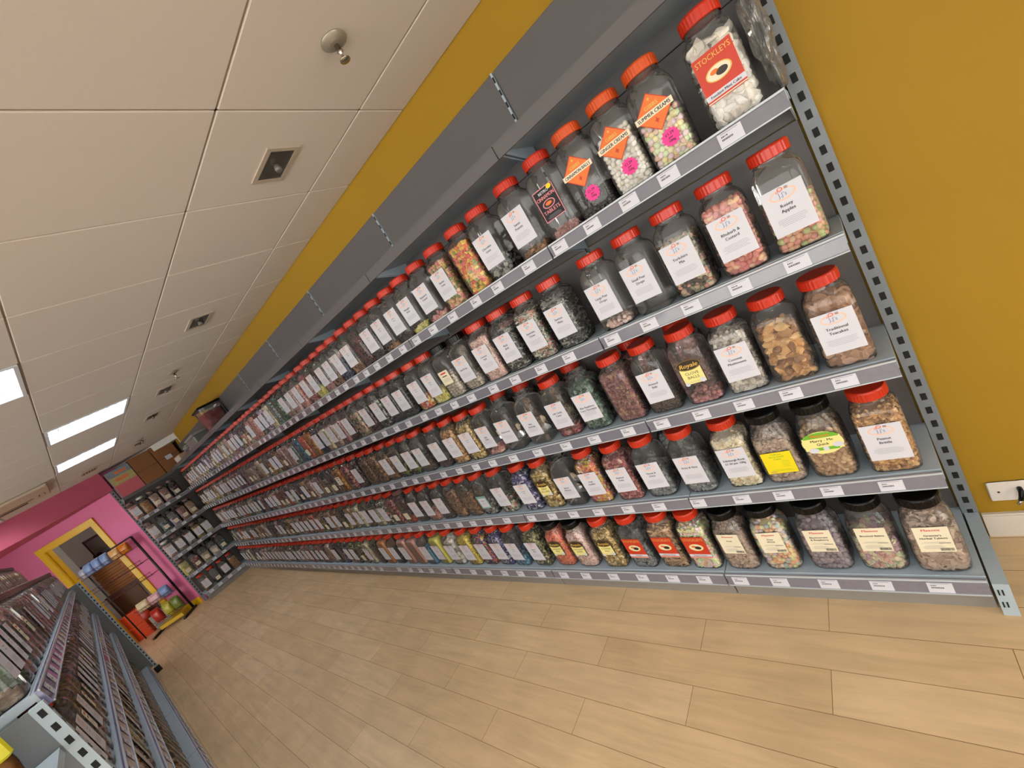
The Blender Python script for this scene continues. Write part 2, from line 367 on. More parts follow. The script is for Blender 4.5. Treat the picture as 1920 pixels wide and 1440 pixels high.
t = thing('air_conditioner', 'beige ceiling air conditioner with dark louvre slot by the pink bulkhead', 'air conditioner', (7.25, 1.53, ZC))
obj('casing', MB().bbox(0, 0.92, 0, 1.6, -0.035, 0.0, 0.012).mesh('casing', mat('ac_casing', 'c6b39c', 0.45)), t)
obj('louvre', MB().box(0.70, 0.82, 0.22, 1.4, -0.038, -0.034).box(0.60, 0.63, 0.16, 1.4, -0.038, -0.034).mesh('louvre', mat('ac_slot', '4b3528', 0.6)), t)
obj('indicator', MB().box(0.55, 0.70, 0.10, 0.112, -0.038, -0.034).box(0.55, 0.68, 0.05, 0.06, -0.038, -0.034).mesh('indicator', mat('ac_mark', '4b3528', 0.6)), t)

# wall socket plate with a cable stub
t = thing('wall_socket_plate', 'white blank wall plate with a short black cable, low on the yellow wall', 'socket', (-0.158, 0.0, 0.192))
mb = MB().bbox(-0.074, 0.074, 0, 0.009, -0.04, 0.04, 0.003)
obj('plate', mb.mesh('plate', mat('white_socket', 'd9d2ca', 0.35)), t)
mb = MB()
for x in (-0.05, 0.05): mb.tube([(x, 0.008, 0), (x, 0.0105, 0)], 0.0035, 10)
obj('screw', mb.mesh('screw', mat('dark_screw', '3a2a22', 0.4)), t)
obj('cable', MB().tube([(0.0, 0.008, 0.012), (0.0, 0.022, 0.01), (0.003, 0.03, -0.004), (0.008, 0.03, -0.022)], 0.007, 8).mesh('cable', BLACK), t)
obj('plug_tip', MB().tube([(0.008, 0.03, -0.022), (0.015, 0.031, -0.038)], 0.006, 8).mesh('plug_tip', CHROME), t)

# ------------------------------------------------------------------ shelving
SZ = [2.116, 1.7206, 1.320, 0.9213, 0.5197, 0.1431]     # shelf surface heights, top to base
DU, DB = 0.289, 0.344                                    # depth of upper and base shelves
def shelf_mesh(W, D, base=False, name='shelf'):
    mb = MB(); g = 0.002
    mb.box(g, W - g, 0.012, D - 0.010, -0.022, 0.0)
    mb.loft([[(g, D - 0.010, 0.0), (g, D - 0.002, 0.0), (g, D - 0.002, -0.030), (g, D - 0.010, -0.030)][::-1],
             [(W - g, D - 0.010, 0.0), (W - g, D - 0.002, 0.0), (W - g, D - 0.002, -0.030), (W - g, D - 0.010, -0.030)][::-1]])
    mb.box(g, W - g, D - 0.014, D - 0.011, 0.0, 0.003)
    return mb.mesh(name, GREY)
def rail_mesh(W, D, h=0.049, rmat=None):
    g = 0.004; mb = MB()
    prof = [(D - 0.002, 0.002), (D + 0.004, 0.001), (D + 0.008, -0.006), (D + 0.012, -h + 0.004), (D + 0.015, -h), (D - 0.002, -h)]
    mb.loft([[(g, y, z) for y, z in prof], [(W - g, y, z) for y, z in prof]][::-1], 0)
    mb.box(g, W - g, D + 0.0035, D + 0.0085, -0.0035, 0.002, 1)
    mb.box(g, W - g, D + 0.0115, D + 0.0155, -h - 0.001, -h + 0.003, 1)
    return mb.mesh('price_rail', [rmat or RAIL, RAILLIP])
def ticket_mesh(h=0.049, k=0):
    r = random.Random(k); mb = MB(); w_ = 0.031
    y0, z0, y1, z1 = 0.0101, -0.0075, 0.0127, -h + 0.004
    def P(x, f): return (x, y0 + (y1 - y0) * f, z0 + (z1 - z0) * f)
    mb.quad([P(-w_, 0), P(-w_, 1), P(w_, 1), P(w_, 0)][::-1], 0)
    def bar(a, b, f0, f1, m=1):
        q_ = [P(a, f0), P(a, f1), P(b, f1), P(b, f0)][::-1]
        mb.quad([(x, y + 0.0004, z) for x, y, z in q_], m)
    bar(0.005 - 0.028, 0.022, 0.07, 0.12, 2)
    x = 0.022
    while x > 0.008: wd = r.uniform(0.0012, 0.003); bar(x - wd, x, 0.24, 0.33); x -= wd + 0.0013
    x = 0.022
    while x > -0.006: wd = r.uniform(0.0012, 0.0028); bar(x - wd, x, 0.44, 0.57); x -= wd + 0.0012
    return mb.mesh('price_ticket', [PAPER, INK, GREYINK])
TICK = [ticket_mesh(0.049, k) for k in range(4)]; TICKB = [ticket_mesh(0.052, k + 9) for k in range(3)]
_mc = {}
def cached(key, fn):
    if key not in _mc: _mc[key] = fn()
    return _mc[key]
def upright_mesh(H, both=False):
    mb = MB(); mb.box(-0.042, 0.0, 0.0, 0.032, 0, H)
    z = 0.12
    while z < H - 0.03:
        mb.box(-0.029, -0.014, 0.0322, 0.0332, z, z + 0.026, 1)
        z += 0.0555
    return mb.mesh('upright', [POSTG, DARK])
def joint_mesh(H):
    mb = MB(); mb.box(-0.0005, 0.008, 0.0, 0.020, 0, H)
    z = 0.12
    while z < H - 0.03: mb.box(0.0, 0.007, 0.0202, 0.0212, z, z + 0.022, 1); z += 0.05
    return mb.mesh('upright', [GREY, DARK])
def bracket_mesh(D):
    mb = MB()
    for x0 in (0.006,):
        mb.loft([[(x0, 0.02, -0.085), (x0, D - 0.05, -0.035), (x0, D - 0.05, -0.022), (x0, 0.02, -0.022)], [(x0 + 0.004, 0.02, -0.085), (x0 + 0.004, D - 0.05, -0.035), (x0 + 0.004, D - 0.05, -0.022), (x0 + 0.004, 0.02, -0.022)]])
    return mb.mesh('bracket', GREY)
def foot_mesh(D):
    mb = MB(); mb.box(-0.040, -0.004, 0.032, D + 0.004, 0.0, 0.13)
    for x in (-0.023, -0.014):
        for z in (0.035, 0.085): mb.box(x, x + 0.004, D + 0.0045, D + 0.0055, z, z + 0.022, 1)
    return mb.mesh('foot', [GREY, DARK])
def bay(label, loc, rz, W, heights, H, group, first=False, last=False, top_from=None, du=DU, db=DB, tickets=None, panels=6, tick_all=True, name='shelving_bay', basez=0.0, endfoot=True, rmat=RAIL):
    t = thing(name, label, 'shelving', loc, rz, group)
    ph = (H - basez - 0.10) / panels
    for k in range(panels):
        z0 = basez + 0.10 + k * ph
        obj('back_panel', cached(('pan', W, round(ph, 3)), lambda: MB().bbox(0.006, W - 0.006, 0.004, 0.016, 0.001, ph - 0.001, 0.0015).mesh('back_panel', PANEL)), t, (0, 0, z0))
    obj('upright', cached(('up', H, first), lambda: upright_mesh(H) if first else joint_mesh(H)), t)
    if last: obj('upright', cached(('upl', H), lambda: upright_mesh(H)), t, (W + 0.042, 0, 0))
    if first and endfoot: obj('foot', cached(('ft', db), lambda: foot_mesh(db)), t)
    n = len(heights)
    for k, z in enumerate(heights):
        base = (k == n - 1) and z < 0.3; D = db if base else du
        s = obj('base_shelf' if base else 'shelf', cached(('sh', W, D), lambda: shelf_mesh(W, D)), t, (0, 0, z))
        h = 0.052 if base else 0.049
        r = obj('price_rail' if z < 2 else 'front_strip', cached(('rl', W, D, h, z < 2, rmat.name), lambda: rail_mesh(W, D, h, rmat) if z < 2 else MB().box(0.003, W - 0.003, D - 0.002, D + 0.006, -0.046, 0.004).mesh('front_strip', PANEL)), s)
        if not base:
            b1 = obj('bracket', cached(('br', D), lambda: bracket_mesh(D)), s)
            b2 = obj('bracket', cached(('br', D), lambda: bracket_mesh(D)), s, (W - 0.016, 0, 0))
        for x in (tickets or {}).get(k, []):
            obj('price_ticket', random.choice(TICKB if base else TICK), s, (x, D, 0))
        if base:
            obj('kickplate', cached(('kk', W, db), lambda: MB().box(0.003, W - 0.003, db - 0.035, db - 0.023, 0.0, 0.112).mesh('kickplate', mat('kickplate_grey', '8c8782', 0.45))), t)
    return t

# ------------------------------------------------------------------ jars
def sup(a, n, hw):
    c, s_ = math.cos(a), math.sin(a)
    return (hw * math.copysign(abs(c) ** (2.0 / n), c), hw * math.copysign(abs(s_) ** (2.0 / n), s_))
PROF = {  # (z, half width, squareness)
    'square': [(0.0, 0.052, 6), (0.004, 0.057, 6), (0.012, 0.0605, 6.5), (0.06, 0.061, 6.5), (0.16, 0.061, 6.5), (0.214, 0.0603, 6), (0.228, 0.058, 4.8), (0.240, 0.0535, 3.4), (0.248, 0.0475, 2.3), (0.254, 0.0445, 2.0), (0.262, 0.0440, 2.0), (0.280, 0.0440, 2.0)],
    'round': [(0.0, 0.050, 4), (0.005, 0.058, 4), (0.016, 0.063, 4.5), (0.06, 0.064, 4.5), (0.15, 0.0635, 4.5), (0.190, 0.062, 4.0), (0.214, 0.057, 3.0), (0.238, 0.049, 2.2), (0.252, 0.047, 2.0), (0.272, 0.047, 2.0)],
}
LIDZ = {'square': (0.264, 0.298, 0.0505), 'round': (0.258, 0.292, 0.0540)}
def jar_mesh(kind):
    n = 36; rings = []
    for z, hw, p in PROF[kind]: rings.append([(*sup(2 * PI * (i + 0.5) / n, p, hw), z) for i in range(n)])
    mb = MB().loft(rings, 0, True, True, False)
    for z in (0.255, 0.266, 0.271, 0.276) if kind == 'square' else (0.256, 0.264):                      # moulded ring under the thread
        r = PROF[kind][-1][1]
        e_ = 0.0035 if z < 0.26 else 0.0022; mb.lathe([(r, z), (r + e_, z + 0.001), (r + e_, z + 0.003), (r, z + 0.004)], 36, 0, True, (0, 0, 0), False, False)
    return mb.mesh('jar_body_' + kind, CLEAR)
def lid_mesh(kind, m):
    z0, z1, r = LIDZ[kind]
    mb = MB().lathe([(r - 0.002, z0), (r, z0 + 0.002), (r, z1 - 0.006)], 64, 0, False, cap0=False, cap1=False, rib=0.0009)
    mb.lathe([(r - 0.0005, z1 - 0.006), (r - 0.001, z1 - 0.003), (r - 0.004, z1)], 64, 0, True, cap0=False, cap1=False)
    mb.lathe([(r - 0.004, z1), (r - 0.008, z1 - 0.001)], 64, 0, False, cap0=False, cap1=True)
    return mb.mesh('lid', m)
JB = {k: jar_mesh(k) for k in PROF}
LIDM = {'red': REDLID, 'orange': ORANGELID, 'black': BLACK, 'pink': mat('dusty_pink_lid', '6e4a46', 0.4), 'white': mat('white_lid', 'd8d4cc', 0.4)}

def ico(sub):
    t = (1 + 5 ** 0.5) / 2
    v = np.array([(-1, t, 0), (1, t, 0), (-1, -t, 0), (1, -t, 0), (0, -1, t), (0, 1, t), (0, -1, -t), (0, 1, -t), (t, 0, -1), (t, 0, 1), (-t, 0, -1), (-t, 0, 1)], float)
    v /= np.linalg.norm(v[0])
    f = [(0, 11, 5), (0, 5, 1), (0, 1, 7), (0, 7, 10), (0, 10, 11), (1, 5, 9), (5, 11, 4), (11, 10, 2), (10, 7, 6), (7, 1, 8), (3, 9, 4), (3, 4, 2), (3, 2, 6), (3, 6, 8), (3, 8, 9), (4, 9, 5), (2, 4, 11), (6, 2, 10), (8, 6, 7), (9, 8, 1)]
    v = [tuple(x) for x in v]
    for _ in range(sub):
        c = {}; nf = []
        def mid(a, b):
            k = (min(a, b), max(a, b))
            if k not in c:
                m = np.array(v[a]) + np.array(v[b]); m /= np.linalg.norm(m); v.append(tuple(m)); c[k] = len(v) - 1
            return c[k]
        for a, b, d in f:
            ab, bd, da = mid(a, b), mid(b, d), mid(d, a); nf += [(a, ab, da), (b, bd, ab), (d, da, bd), (ab, bd, da)]
        f = nf
    return np.array(v), np.array(f)
ICO1 = ico(1)
def prism(n, h):
    vs = [(math.cos(2 * PI * i / n), math.sin(2 * PI * i / n), z) for z in (-1, 1) for i in range(n)]
    f = []
    for i in range(n):
        j = (i + 1) % n; f += [(i, j, n + j), (i, n + j, n + i)]
    for i in range(1, n - 1): f += [(0, i + 1, i), (n, n + i, n + i + 1)]
    return np.array(vs), np.array(f)
def ringshape():
    vs = []; f = []; n, k = 10, 5
    for i in range(n):
        a = 2 * PI * i / n
        for j in range(k):
            b = 2 * PI * j / k; r = 1 + 0.42 * math.cos(b); vs.append((r * math.cos(a), r * math.sin(a), 0.42 * math.sin(b)))
    for i in range(n):
        for j in range(k):
            p, q_, r, s = i * k + j, ((i + 1) % n) * k + j, ((i + 1) % n) * k + (j + 1) % k, i * k + (j + 1) % k
            f += [(p, q_, r), (p, r, s)]
    return np.array(vs), np.array(f)
_r = np.random.default_rng(3)
CH = (ICO1[0] * (1 + _r.uniform(-0.28, 0.22, (len(ICO1[0]), 1))), ICO1[1])
SHAPES = {  # base, scale xyz, spacing, smooth, jitter in size
    'ball': (ICO1, (0.0092, 0.0092, 0.0092), 0.0172, True, 0.06),
    'bigball': (ICO1, (0.021, 0.021, 0.021), 0.040, True, 0.03),
    'small': (ICO1, (0.0062, 0.0062, 0.0062), 0.0115, True, 0.05),
    'oval': (ICO1, (0.0128, 0.0090, 0.0080), 0.0172, True, 0.10),
    'bean': (ICO1, (0.0105, 0.0062, 0.0060), 0.0128, True, 0.10),
    'chunk': (CH, (0.0115, 0.0090, 0.0085), 0.0160, False, 0.25),
    'bigchunk': (CH, (0.021, 0.016, 0.013), 0.027, False, 0.25),
    'nugget': (CH, (0.0075, 0.0062, 0.0052), 0.0102, False, 0.30),
    'cube': (prism(4, 1), (0.0088, 0.0088, 0.0062), 0.0140, False, 0.12),
    'stick': (prism(6, 1), (0.0040, 0.0040, 0.0165), 0.0135, False, 0.15),
    'rod': (prism(8, 1), (0.0052, 0.0052, 0.030), 0.0185, False, 0.15),
    'disc': (prism(12, 1), (0.0125, 0.0125, 0.0030), 0.0145, False, 0.10),
    'bigdisc': (prism(12, 1), (0.0215, 0.0215, 0.0045), 0.021, False, 0.10),
    'ring': (ringshape(), (0.0105, 0.0105, 0.0105), 0.0175, True, 0.10),
}
FILL = {'full': 0.236, 'high': 0.205, 'mid': 0.150, 'low': 0.085, 'vlow': 0.035}
def inner(z, kind):
    p = PROF[kind]; zs = [a[0] for a in p]; return float(np.interp(z, zs, [a[1] for a in p])) - 0.0025
def content_mesh(shape, fill, kind):
    H = FILL[fill]
    if shape == 'powder':
        n = 36; rings = []; r0 = np.random.default_rng(5)
        zs = [0.003, 0.008] + [z for z in (0.03, 0.08, 0.12, 0.16, 0.2, 0.215, 0.225, 0.232) if z < H - 0.008] + [H - 0.004]
        for z in zs: rings.append([(*sup(2 * PI * (i + 0.5) / n, 5 if z < 0.21 else 3.5, inner(z, kind)), z) for i in range(n)])
        rings.append([(0.55 * x, 0.55 * y, H + r0.uniform(-0.004, 0.004)) for x, y, z in rings[-1]])
        mb = MB().loft(rings, 0, True, True, True); me = mb.mesh('sweets', MATS.get('x') or CLEAR)
        a = me.attributes.new('rnd', 'FLOAT', 'POINT'); a.data.foreach_set('value', np.full(len(me.vertices), 0.3, dtype=np.float32)); me.materials.clear(); me.materials.append(None); return me
    (bv, bf), scl, sp, smooth, jit = SHAPES[shape]; bv = bv * np.array(scl)
    r0 = np.random.default_rng(abs(hash((shape, fill, kind))) % 1000 if False else (len(shape) * 31 + len(fill) * 7 + len(kind)))
    hw = 0.061 if kind == 'square' else 0.064; rad = min(scl[0], max(scl)) * 0.8 if shape not in ('stick', 'rod') else 0.006
    pos = []; nz = int(H / sp) + 1
    for k in range(nz):
        z = rad * 0.8 + k * sp * 0.92
        ox = (k % 2) * sp * 0.5; m = int(hw / sp) + 2
        for i in range(-m, m + 1):
            for j in range(-m, m + 1):
                x = i * sp + ox + r0.uniform(-1, 1) * sp * 0.22; y = j * sp + ox + r0.uniform(-1, 1) * sp * 0.22; zz = z + r0.uniform(-1, 1) * sp * 0.2
                top = H + math.sin(x * 60 + 1) * 0.006 + math.cos(y * 45) * 0.006 - rad
                if zz > top: continue
                w_ = inner(min(max(zz, 0.005), 0.25), kind) - rad
                q6 = (abs(x) ** 5 + abs(y) ** 5) ** 0.2
                if q6 > w_ + sp * 0.55: continue
                if q6 > w_:
                    f_ = w_ / q6; x *= f_; y *= f_
                if q6 < w_ - sp * 1.35 and zz < top - sp * 1.5: continue
                pos.append((x, y, max(zz, rad)))
    pos = np.array(pos); n = len(pos); nv = len(bv); nf = len(bf)
    ang = r0.uniform(0, 2 * PI, (n, 3))
    V = np.zeros((n, nv, 3))
    for k in range(n):
        Rm = np.array(Euler(ang[k]).to_matrix()) if shape not in ('stick', 'rod') else np.array(Euler((ang[k][0] * 0.25 + (0 if shape == 'rod' else 1), ang[k][1] * 0.25, ang[k][2])).to_matrix())
        V[k] = (bv * (1 + r0.uniform(-jit, jit, 3))) @ Rm.T + pos[k]
    # keep every vertex inside the plastic
    Vf = V.reshape(-1, 3); zc = np.clip(Vf[:, 2], 0.003, 0.262); Vf[:, 2] = zc
    ps = PROF[kind]; lim = np.interp(zc, [a[0] for a in ps], [a[1] for a in ps]) - 0.0015; ex = np.interp(zc, [a[0] for a in ps], [a[2] for a in ps])
    q_ = (np.abs(Vf[:, 0]) ** ex + np.abs(Vf[:, 1]) ** ex) ** (1 / ex); f_ = np.where(q_ > lim, lim / np.maximum(q_, 1e-6), 1.0)
    Vf[:, 0] *= f_; Vf[:, 1] *= f_
    F = (bf[None] + (np.arange(n) * nv)[:, None, None]).reshape(-1, 3)
    rnd = np.repeat(r0.uniform(0, 0.999, n), nv)
    # core so one cannot see through the fill
    cw = hw - 0.0025 - sp * 1.05; ch = H - sp * 1.2 - 0.008
    if cw > 0.01 and ch > 0.012:
        k0 = len(Vf); core = np.array([(x, y, z) for z in (0.004, ch) for y in (-cw, cw) for x in (-cw, cw)])
        cf = np.array([(0, 2, 3), (0, 3, 1), (4, 5, 7), (4, 7, 6), (0, 1, 5), (0, 5, 4), (2, 6, 7), (2, 7, 3), (0, 4, 6), (0, 6, 2), (1, 3, 7), (1, 7, 5)]) + k0
        Vf = np.vstack([Vf, core]); F = np.vstack([F, cf]); rnd = np.concatenate([rnd, np.full(8, 0.01)])
    me = bpy.data.meshes.new('sweets'); me.vertices.add(len(Vf)); me.vertices.foreach_set('co', Vf.astype(np.float32).ravel())
    me.loops.add(len(F) * 3); me.loops.foreach_set('vertex_index', F.astype(np.int32).ravel())
    me.polygons.add(len(F)); me.polygons.foreach_set('loop_start', np.arange(0, len(F) * 3, 3, dtype=np.int32))
    if smooth: me.polygons.foreach_set('use_smooth', np.ones(len(F), dtype=bool))
    else: me.polygons.foreach_set('use_smooth', np.zeros(len(F), dtype=bool))
    me.update(calc_edges=True); me.validate()
    a = me.attributes.new('rnd', 'FLOAT', 'POINT'); a.data.foreach_set('value', rnd.astype(np.float32))
    me.materials.append(None); return me
def content(shape, fill, kind): return cached(('c', shape, fill, kind), lambda: content_mesh(shape, fill, kind))

PAL = {  # palettes
    'white': ['e9e2d6', 'ddd3c4', 'f0ebe2'], 'cream': ['e8d9b8', 'dccaa2', 'f0e6cc'], 'pastel': ['ecdf9c', 'e3e8b4', 'e9b9a0', 'cfe0a8', 'e7c9d0'],
    'fizzy': ['ead79a', 'e8a878', 'c8b4c4', 'a9bcb4', 'e9d3c0', 'dcdc9c'], 'brown': ['8a5a34', '6b4426', 'a97746'], 'darkbrown': ['3a2318', '4d3020', '2a1a14'],
    'black': ['17120f', '241a16', '0e0c0b'], 'blackwhite': ['26262a', '8a8880', '3c3c40', 'a8a498', '5c5a58'], 'pink': ['d98a84', 'e0a08c', 'cf7f80', 'e6b59c'],
    'rhubarb': ['e08476', 'e69a80', 'd97470', 'eebd90'], 'rose': ['b98078', 'c08c88', 'ad746e'], 'clove': ['b96f6c', 'c98486', 'a85f60'],
    'rosey': ['e0a078', 'dcae82', 'b8c078', 'e2b890', 'd98d78'], 'mauve': ['9a8892', '8e7c88', 'a89aa0'], 'tan': ['b59a86', 'a98e7a', 'c2a994'],
    'redpink': ['a03c3c', 'b4605c', 'c88c80', '8c3434'], 'gummy': ['e2a226', 'e0702c', '8c9a34', 'd94c40', 'eac23a'], 'gummypink': ['d9806c', 'c8a050', '7c8c3c', 'e2b08c'],
    'teacake': ['a87a58', '946848', 'b98c6a'], 'brittle': ['b07a3a', 'd09a52', '8f5c26', 'dcae6c'], 'almond': ['b98f62', 'a87d52', 'c8a274'],
    'mushroom': ['b0a69c', 'cbc2b6', '978e86', 'd8cfc2'], 'grey': ['7c8082', '8a8e90', '6c7076'], 'yorks': ['c9a884', 'b9b48c', 'd28e76', '8f8a6c', '4a4038'],
    'spear': ['b8b09c', '6f8464', 'c0705c', 'dcd6c8', '4f5a4c'], 'fruit': ['d9b41c', 'd04038', 'e6d8c4', 'e0882c', 'c85870'], 'purple': ['3a3a7c', '4c4690', 'b8b4cc'],
    'gold': ['b8923c', 'd4b460', '8f6c28', 'e0cc90'], 'greengold': ['5c5a28', '8c8444', '3c4020', 'c4bc80'], 'orange': ['e0622c', 'e67e3a', 'd84c24'],
    'yellow': ['e4cc28', 'eedc50', 'd8b81c'], 'powderyellow': ['e8dc4c'], 'powderpink': ['d89884'], 'powderorange': ['dc8030'], 'powderred': ['c8503c'],
    'blue': ['3c86a8', '5ca0bc', '2a6c90'], 'darkblue': ['2a3c58', '3c5070', '1c2c44'], 'sage': ['3c5c4c', '5c8070', '86a090', '2c4438'], 'green': ['2c6a44', '3c8054', '1c5034'], 'teal': ['6c9088', '4c7068', '8cac9c'],
    'multi': ['b83038', 'c8a428', '3c7c50', '44509c', 'c87090'], 'liq': ['141214', 'd06890', 'd8c040', 'e0e0dc', '30a0b8'], 'lemon': ['dcd070', 'cfc04c', 'e6de98'],
    'maroon': ['8c4a48', 'a8805c', '6e3434', '96605c', '7c4048'], 'amber': ['c87c14', 'dc9c20', 'b0640c'], 'limeblack': ['16140f', '8c9a34', '24201a'], 'redblack': ['3a1414', '701c20', '221010'], 'acid': ['b5a898', 'a89a8a', 'c2b6a8'],
    'palepink': ['dcb8ac', 'e6c8bc', 'd0a49c'], 'lilac': ['a894b4', 'c4b0cc', '8c7ca0', 'dcc8d8'], 'sugar': ['d4a496', 'bcc09c', 'd8c8a4', 'b48c98'],
}
CW = {'maroon': 'maroon', 'sage': 'green', 'white': 'white', 'cream': 'cream', 'pastel': 'pastel', 'fizzy': 'pastel', 'brown': 'brown', 'darkbrown': 'dark brown', 'black': 'black', 'blackwhite': 'black-and-white', 'pink': 'pink', 'rose': 'dusty pink',
      'redpink': 'red-and-pink', 'gummy': 'orange-yellow', 'gummypink': 'pink-green', 'brittle': 'golden brown', 'almond': 'tan', 'grey': 'grey', 'fruit': 'red-yellow', 'purple': 'purple', 'gold': 'gold', 'greengold': 'olive-gold', 'orange': 'orange',
      'yellow': 'yellow', 'blue': 'blue', 'darkblue': 'dark blue', 'green': 'green', 'teal': 'teal', 'multi': 'multicoloured', 'liq': 'multicoloured', 'lemon': 'lemon yellow', 'amber': 'amber', 'limeblack': 'black-green', 'redblack': 'dark red',
      'acid': 'beige', 'palepink': 'pale pink', 'lilac': 'lilac', 'spear': 'white-green', 'tan': 'tan', 'mauve': 'mauve', 'mushroom': 'grey-white', 'sugar': 'sugared', 'powderyellow': 'yellow', 'powderpink': 'pink', 'powderorange': 'orange', 'powderred': 'red', 'rhubarb': 'pink', 'clove': 'pink', 'rosey': 'pastel', 'teacake': 'brown', 'yorks': 'mixed'}
SW = {'ball': 'balls', 'bigball': 'large balls', 'small': 'little balls', 'oval': 'drops', 'bean': 'beans', 'chunk': 'chunks', 'bigchunk': 'clusters', 'nugget': 'nuggets', 'cube': 'cubes', 'stick': 'sticks', 'rod': 'sticks', 'disc': 'discs', 'bigdisc': 'discs', 'ring': 'rings', 'powder': 'sherbet'}

# printed jar labels (they face +Y of the jar)
CREAMP = mat('cream_label_paper', 'e6dcc0', 0.6); REDP = mat('red_label_paper', 'c43418', 0.5); ORP = mat('orange_label_paper', 'e07022', 0.5)
YELP = mat('yellow_label_paper', 'ead40c', 0.5); GRNP = mat('green_label_print', '6cb02c', 0.5); PINKP = mat('neon_pink_star', 'f0308c', 0.5)
DBRP = mat('dark_brown_print', '2c1c10', 0.5); GOLDP = mat('gold_print', 'd8b050', 0.5); PALEY = mat('pale_yellow_paper', 'ece090', 0.5)
LM = [PAPER, INK, GREYINK, PEACH, REDINK, BLUEINK, CREAMP, REDP, ORP, YELP, GRNP, DBRP, GOLDP, PALEY, mat('teal_label', '7aa8a0', 0.5), mat('pink_label', 'd8848c', 0.5)]
def lines(mb, cx, z0, n, w_, y, m=2, seed=1, dz=0.0042):
    r = random.Random(seed)
    for k in range(n):
        L_ = w_ * r.uniform(0.7, 1.0); mb.rect(cx - L_ / 2, cx + L_ / 2, z0 - k * dz, z0 - k * dz + 0.0009, y, m)
def label_mesh(kind, txt):
    mb = MB(); Y = 0.0622
    if kind in ('jj', 'jjbold'):
        W2, za, zb = 0.049, 0.048, 0.170; mb.rect(-W2, W2, za, zb, Y, 0)
        mb.ring(0, 0.149, 0.031, 0.0150, 0.0042, Y + 0.0003, 3); mb.text("J.J's", 0, 0.1490, 0.0155, Y + 0.0005, 5, 0.036, 0.0)
        mb.ring(0.002, 0.1625, 0.0062, 0.0052, 0.0016, Y + 0.0006, 4, 18); mb.ring(0.010, 0.1575, 0.003, 0.0026, 0.001, Y + 0.0006, 4, 12)
        for k in range(3): mb.rect(-0.016, -0.008, 0.1595 + k * 0.0022, 0.1605 + k * 0.0022, Y + 0.0006, 1)
        if kind == 'jjbold': mb.ring(0, 0.150, 0.034, 0.0165, 0.005, Y + 0.0002, 3); za_ = 0.008
        ls = txt.split('|') if txt else []
        if not ls:
            mb.rect(-0.014, 0.014, 0.124, 0.1275, Y + 0.0004, 2); mb.rect(-0.010, 0.010, 0.113, 0.1165, Y + 0.0004, 2)
        for k, t_ in enumerate(ls): mb.text(t_, 0, 0.122 - k * 0.0135 - (0.012 if kind == 'jjbold' else 0), 0.0118, Y + 0.0004, 1, 0.082, 0.012)
        lines(mb, 0, 0.088, 5, 0.074, Y + 0.0004, 2, len(txt))
        mb.v = [(x, y, (z - 0.048) * 1.10 + 0.054) for x, y, z in mb.v]
    elif kind == 'stock':
        mb.rect(-0.047, 0.047, 0.045, 0.165, Y, 7); mb.rect(-0.047, 0.047, 0.054, 0.068, Y + 0.0003, 0); mb.rect(-0.047, 0.047, 0.047, 0.0495, Y + 0.0003, 6)
        mb.text('STOCKLEYS', 0, 0.150, 0.0195, Y + 0.0004, 12, 0.084, 0.008)
        mb.disc(0, 0.107, 0.031, 0.020, Y + 0.0003, 12); mb.disc(0, 0.107, 0.028, 0.0175, Y + 0.0005, 6); mb.disc(-0.007, 0.105, 0.014, 0.009, Y + 0.0007, 11); mb.disc(0.009, 0.112, 0.010, 0.006, Y + 0.0007, 8)
        mb.text(txt, 0, 0.061, 0.0095, Y + 0.0006, 1, 0.08, 0.01)
        mb.v = [(x, y, z + 0.024) for x, y, z in mb.v]
    elif kind == 'max':
        mb.rect(-0.040, 0.040, 0.078, 0.180, Y, 6); mb.text('Maxons', 0, 0.168, 0.0135, Y + 0.0004, 4, 0.05, 0.012)
        for k, t_ in enumerate(txt.split('|')): mb.text(t_, 0, 0.146 - k * 0.0115, 0.0105, Y + 0.0004, 1, 0.066, 0.012)
        lines(mb, 0.0, 0.119, 2, 0.066, Y + 0.0004, 2); mb.rect(-0.034, -0.008, 0.1135, 0.1155, Y + 0.0005, 1); lines(mb, 0.006, 0.104, 4, 0.05, Y + 0.0004, 2)
        r = random.Random(3); x = -0.036
        while x < -0.006: w_ = r.uniform(0.0006, 0.002); mb.rect(x, x + w_, 0.083, 0.094, Y + 0.0005, 1); x += w_ + r.uniform(0.0006, 0.0015)
    elif kind == 'oval':
        mb.disc(0, 0.128, 0.056, 0.045, Y + 0.0001, 13); mb.rect(-0.052, 0.052, 0.100, 0.152, Y + 0.0002, 13)
        mb.disc(0, 0.150, 0.048, 0.020, Y + 0.0003, 10); mb.rect(-0.049, 0.049, 0.118, 0.148, Y + 0.0005, 13)
        mb.text('Maxons', 0, 0.158, 0.0165, Y + 0.0007, 8, 0.068, 0.014); mb.text('Marry - Me', 0, 0.138, 0.0135, Y + 0.0007, 1, 0.08, 0.014); mb.text('Quick', 0, 0.123, 0.0135, Y + 0.0007, 1, 0.08, 0.014)
        mb.rect(-0.040, 0.034, 0.098, 0.110, Y + 0.0006, 10); mb.disc(0.030, 0.100, 0.014, 0.010, Y + 0.0009, 0); mb.disc(-0.038, 0.115, 0.014, 0.010, Y + 0.0009, 0); mb.disc(-0.004, 0.104, 0.008, 0.009, Y + 0.0009, 0)
    elif kind == 'yellow':
        mb.rect(-0.048, 0.048, 0.050, 0.145, Y, 1); mb.rect(-0.0465, 0.0465, 0.0515, 0.1435, Y + 0.0003, 9)
        mb.text('Traditional', 0, 0.135, 0.0075, Y + 0.0005, 10, 0.06, 0.01); mb.text('Berry Candy', 0, 0.125, 0.009, Y + 0.0005, 10, 0.07, 0.01); mb.text('Cubes', 0, 0.1145, 0.009, Y + 0.0005, 10, 0.07, 0.01)
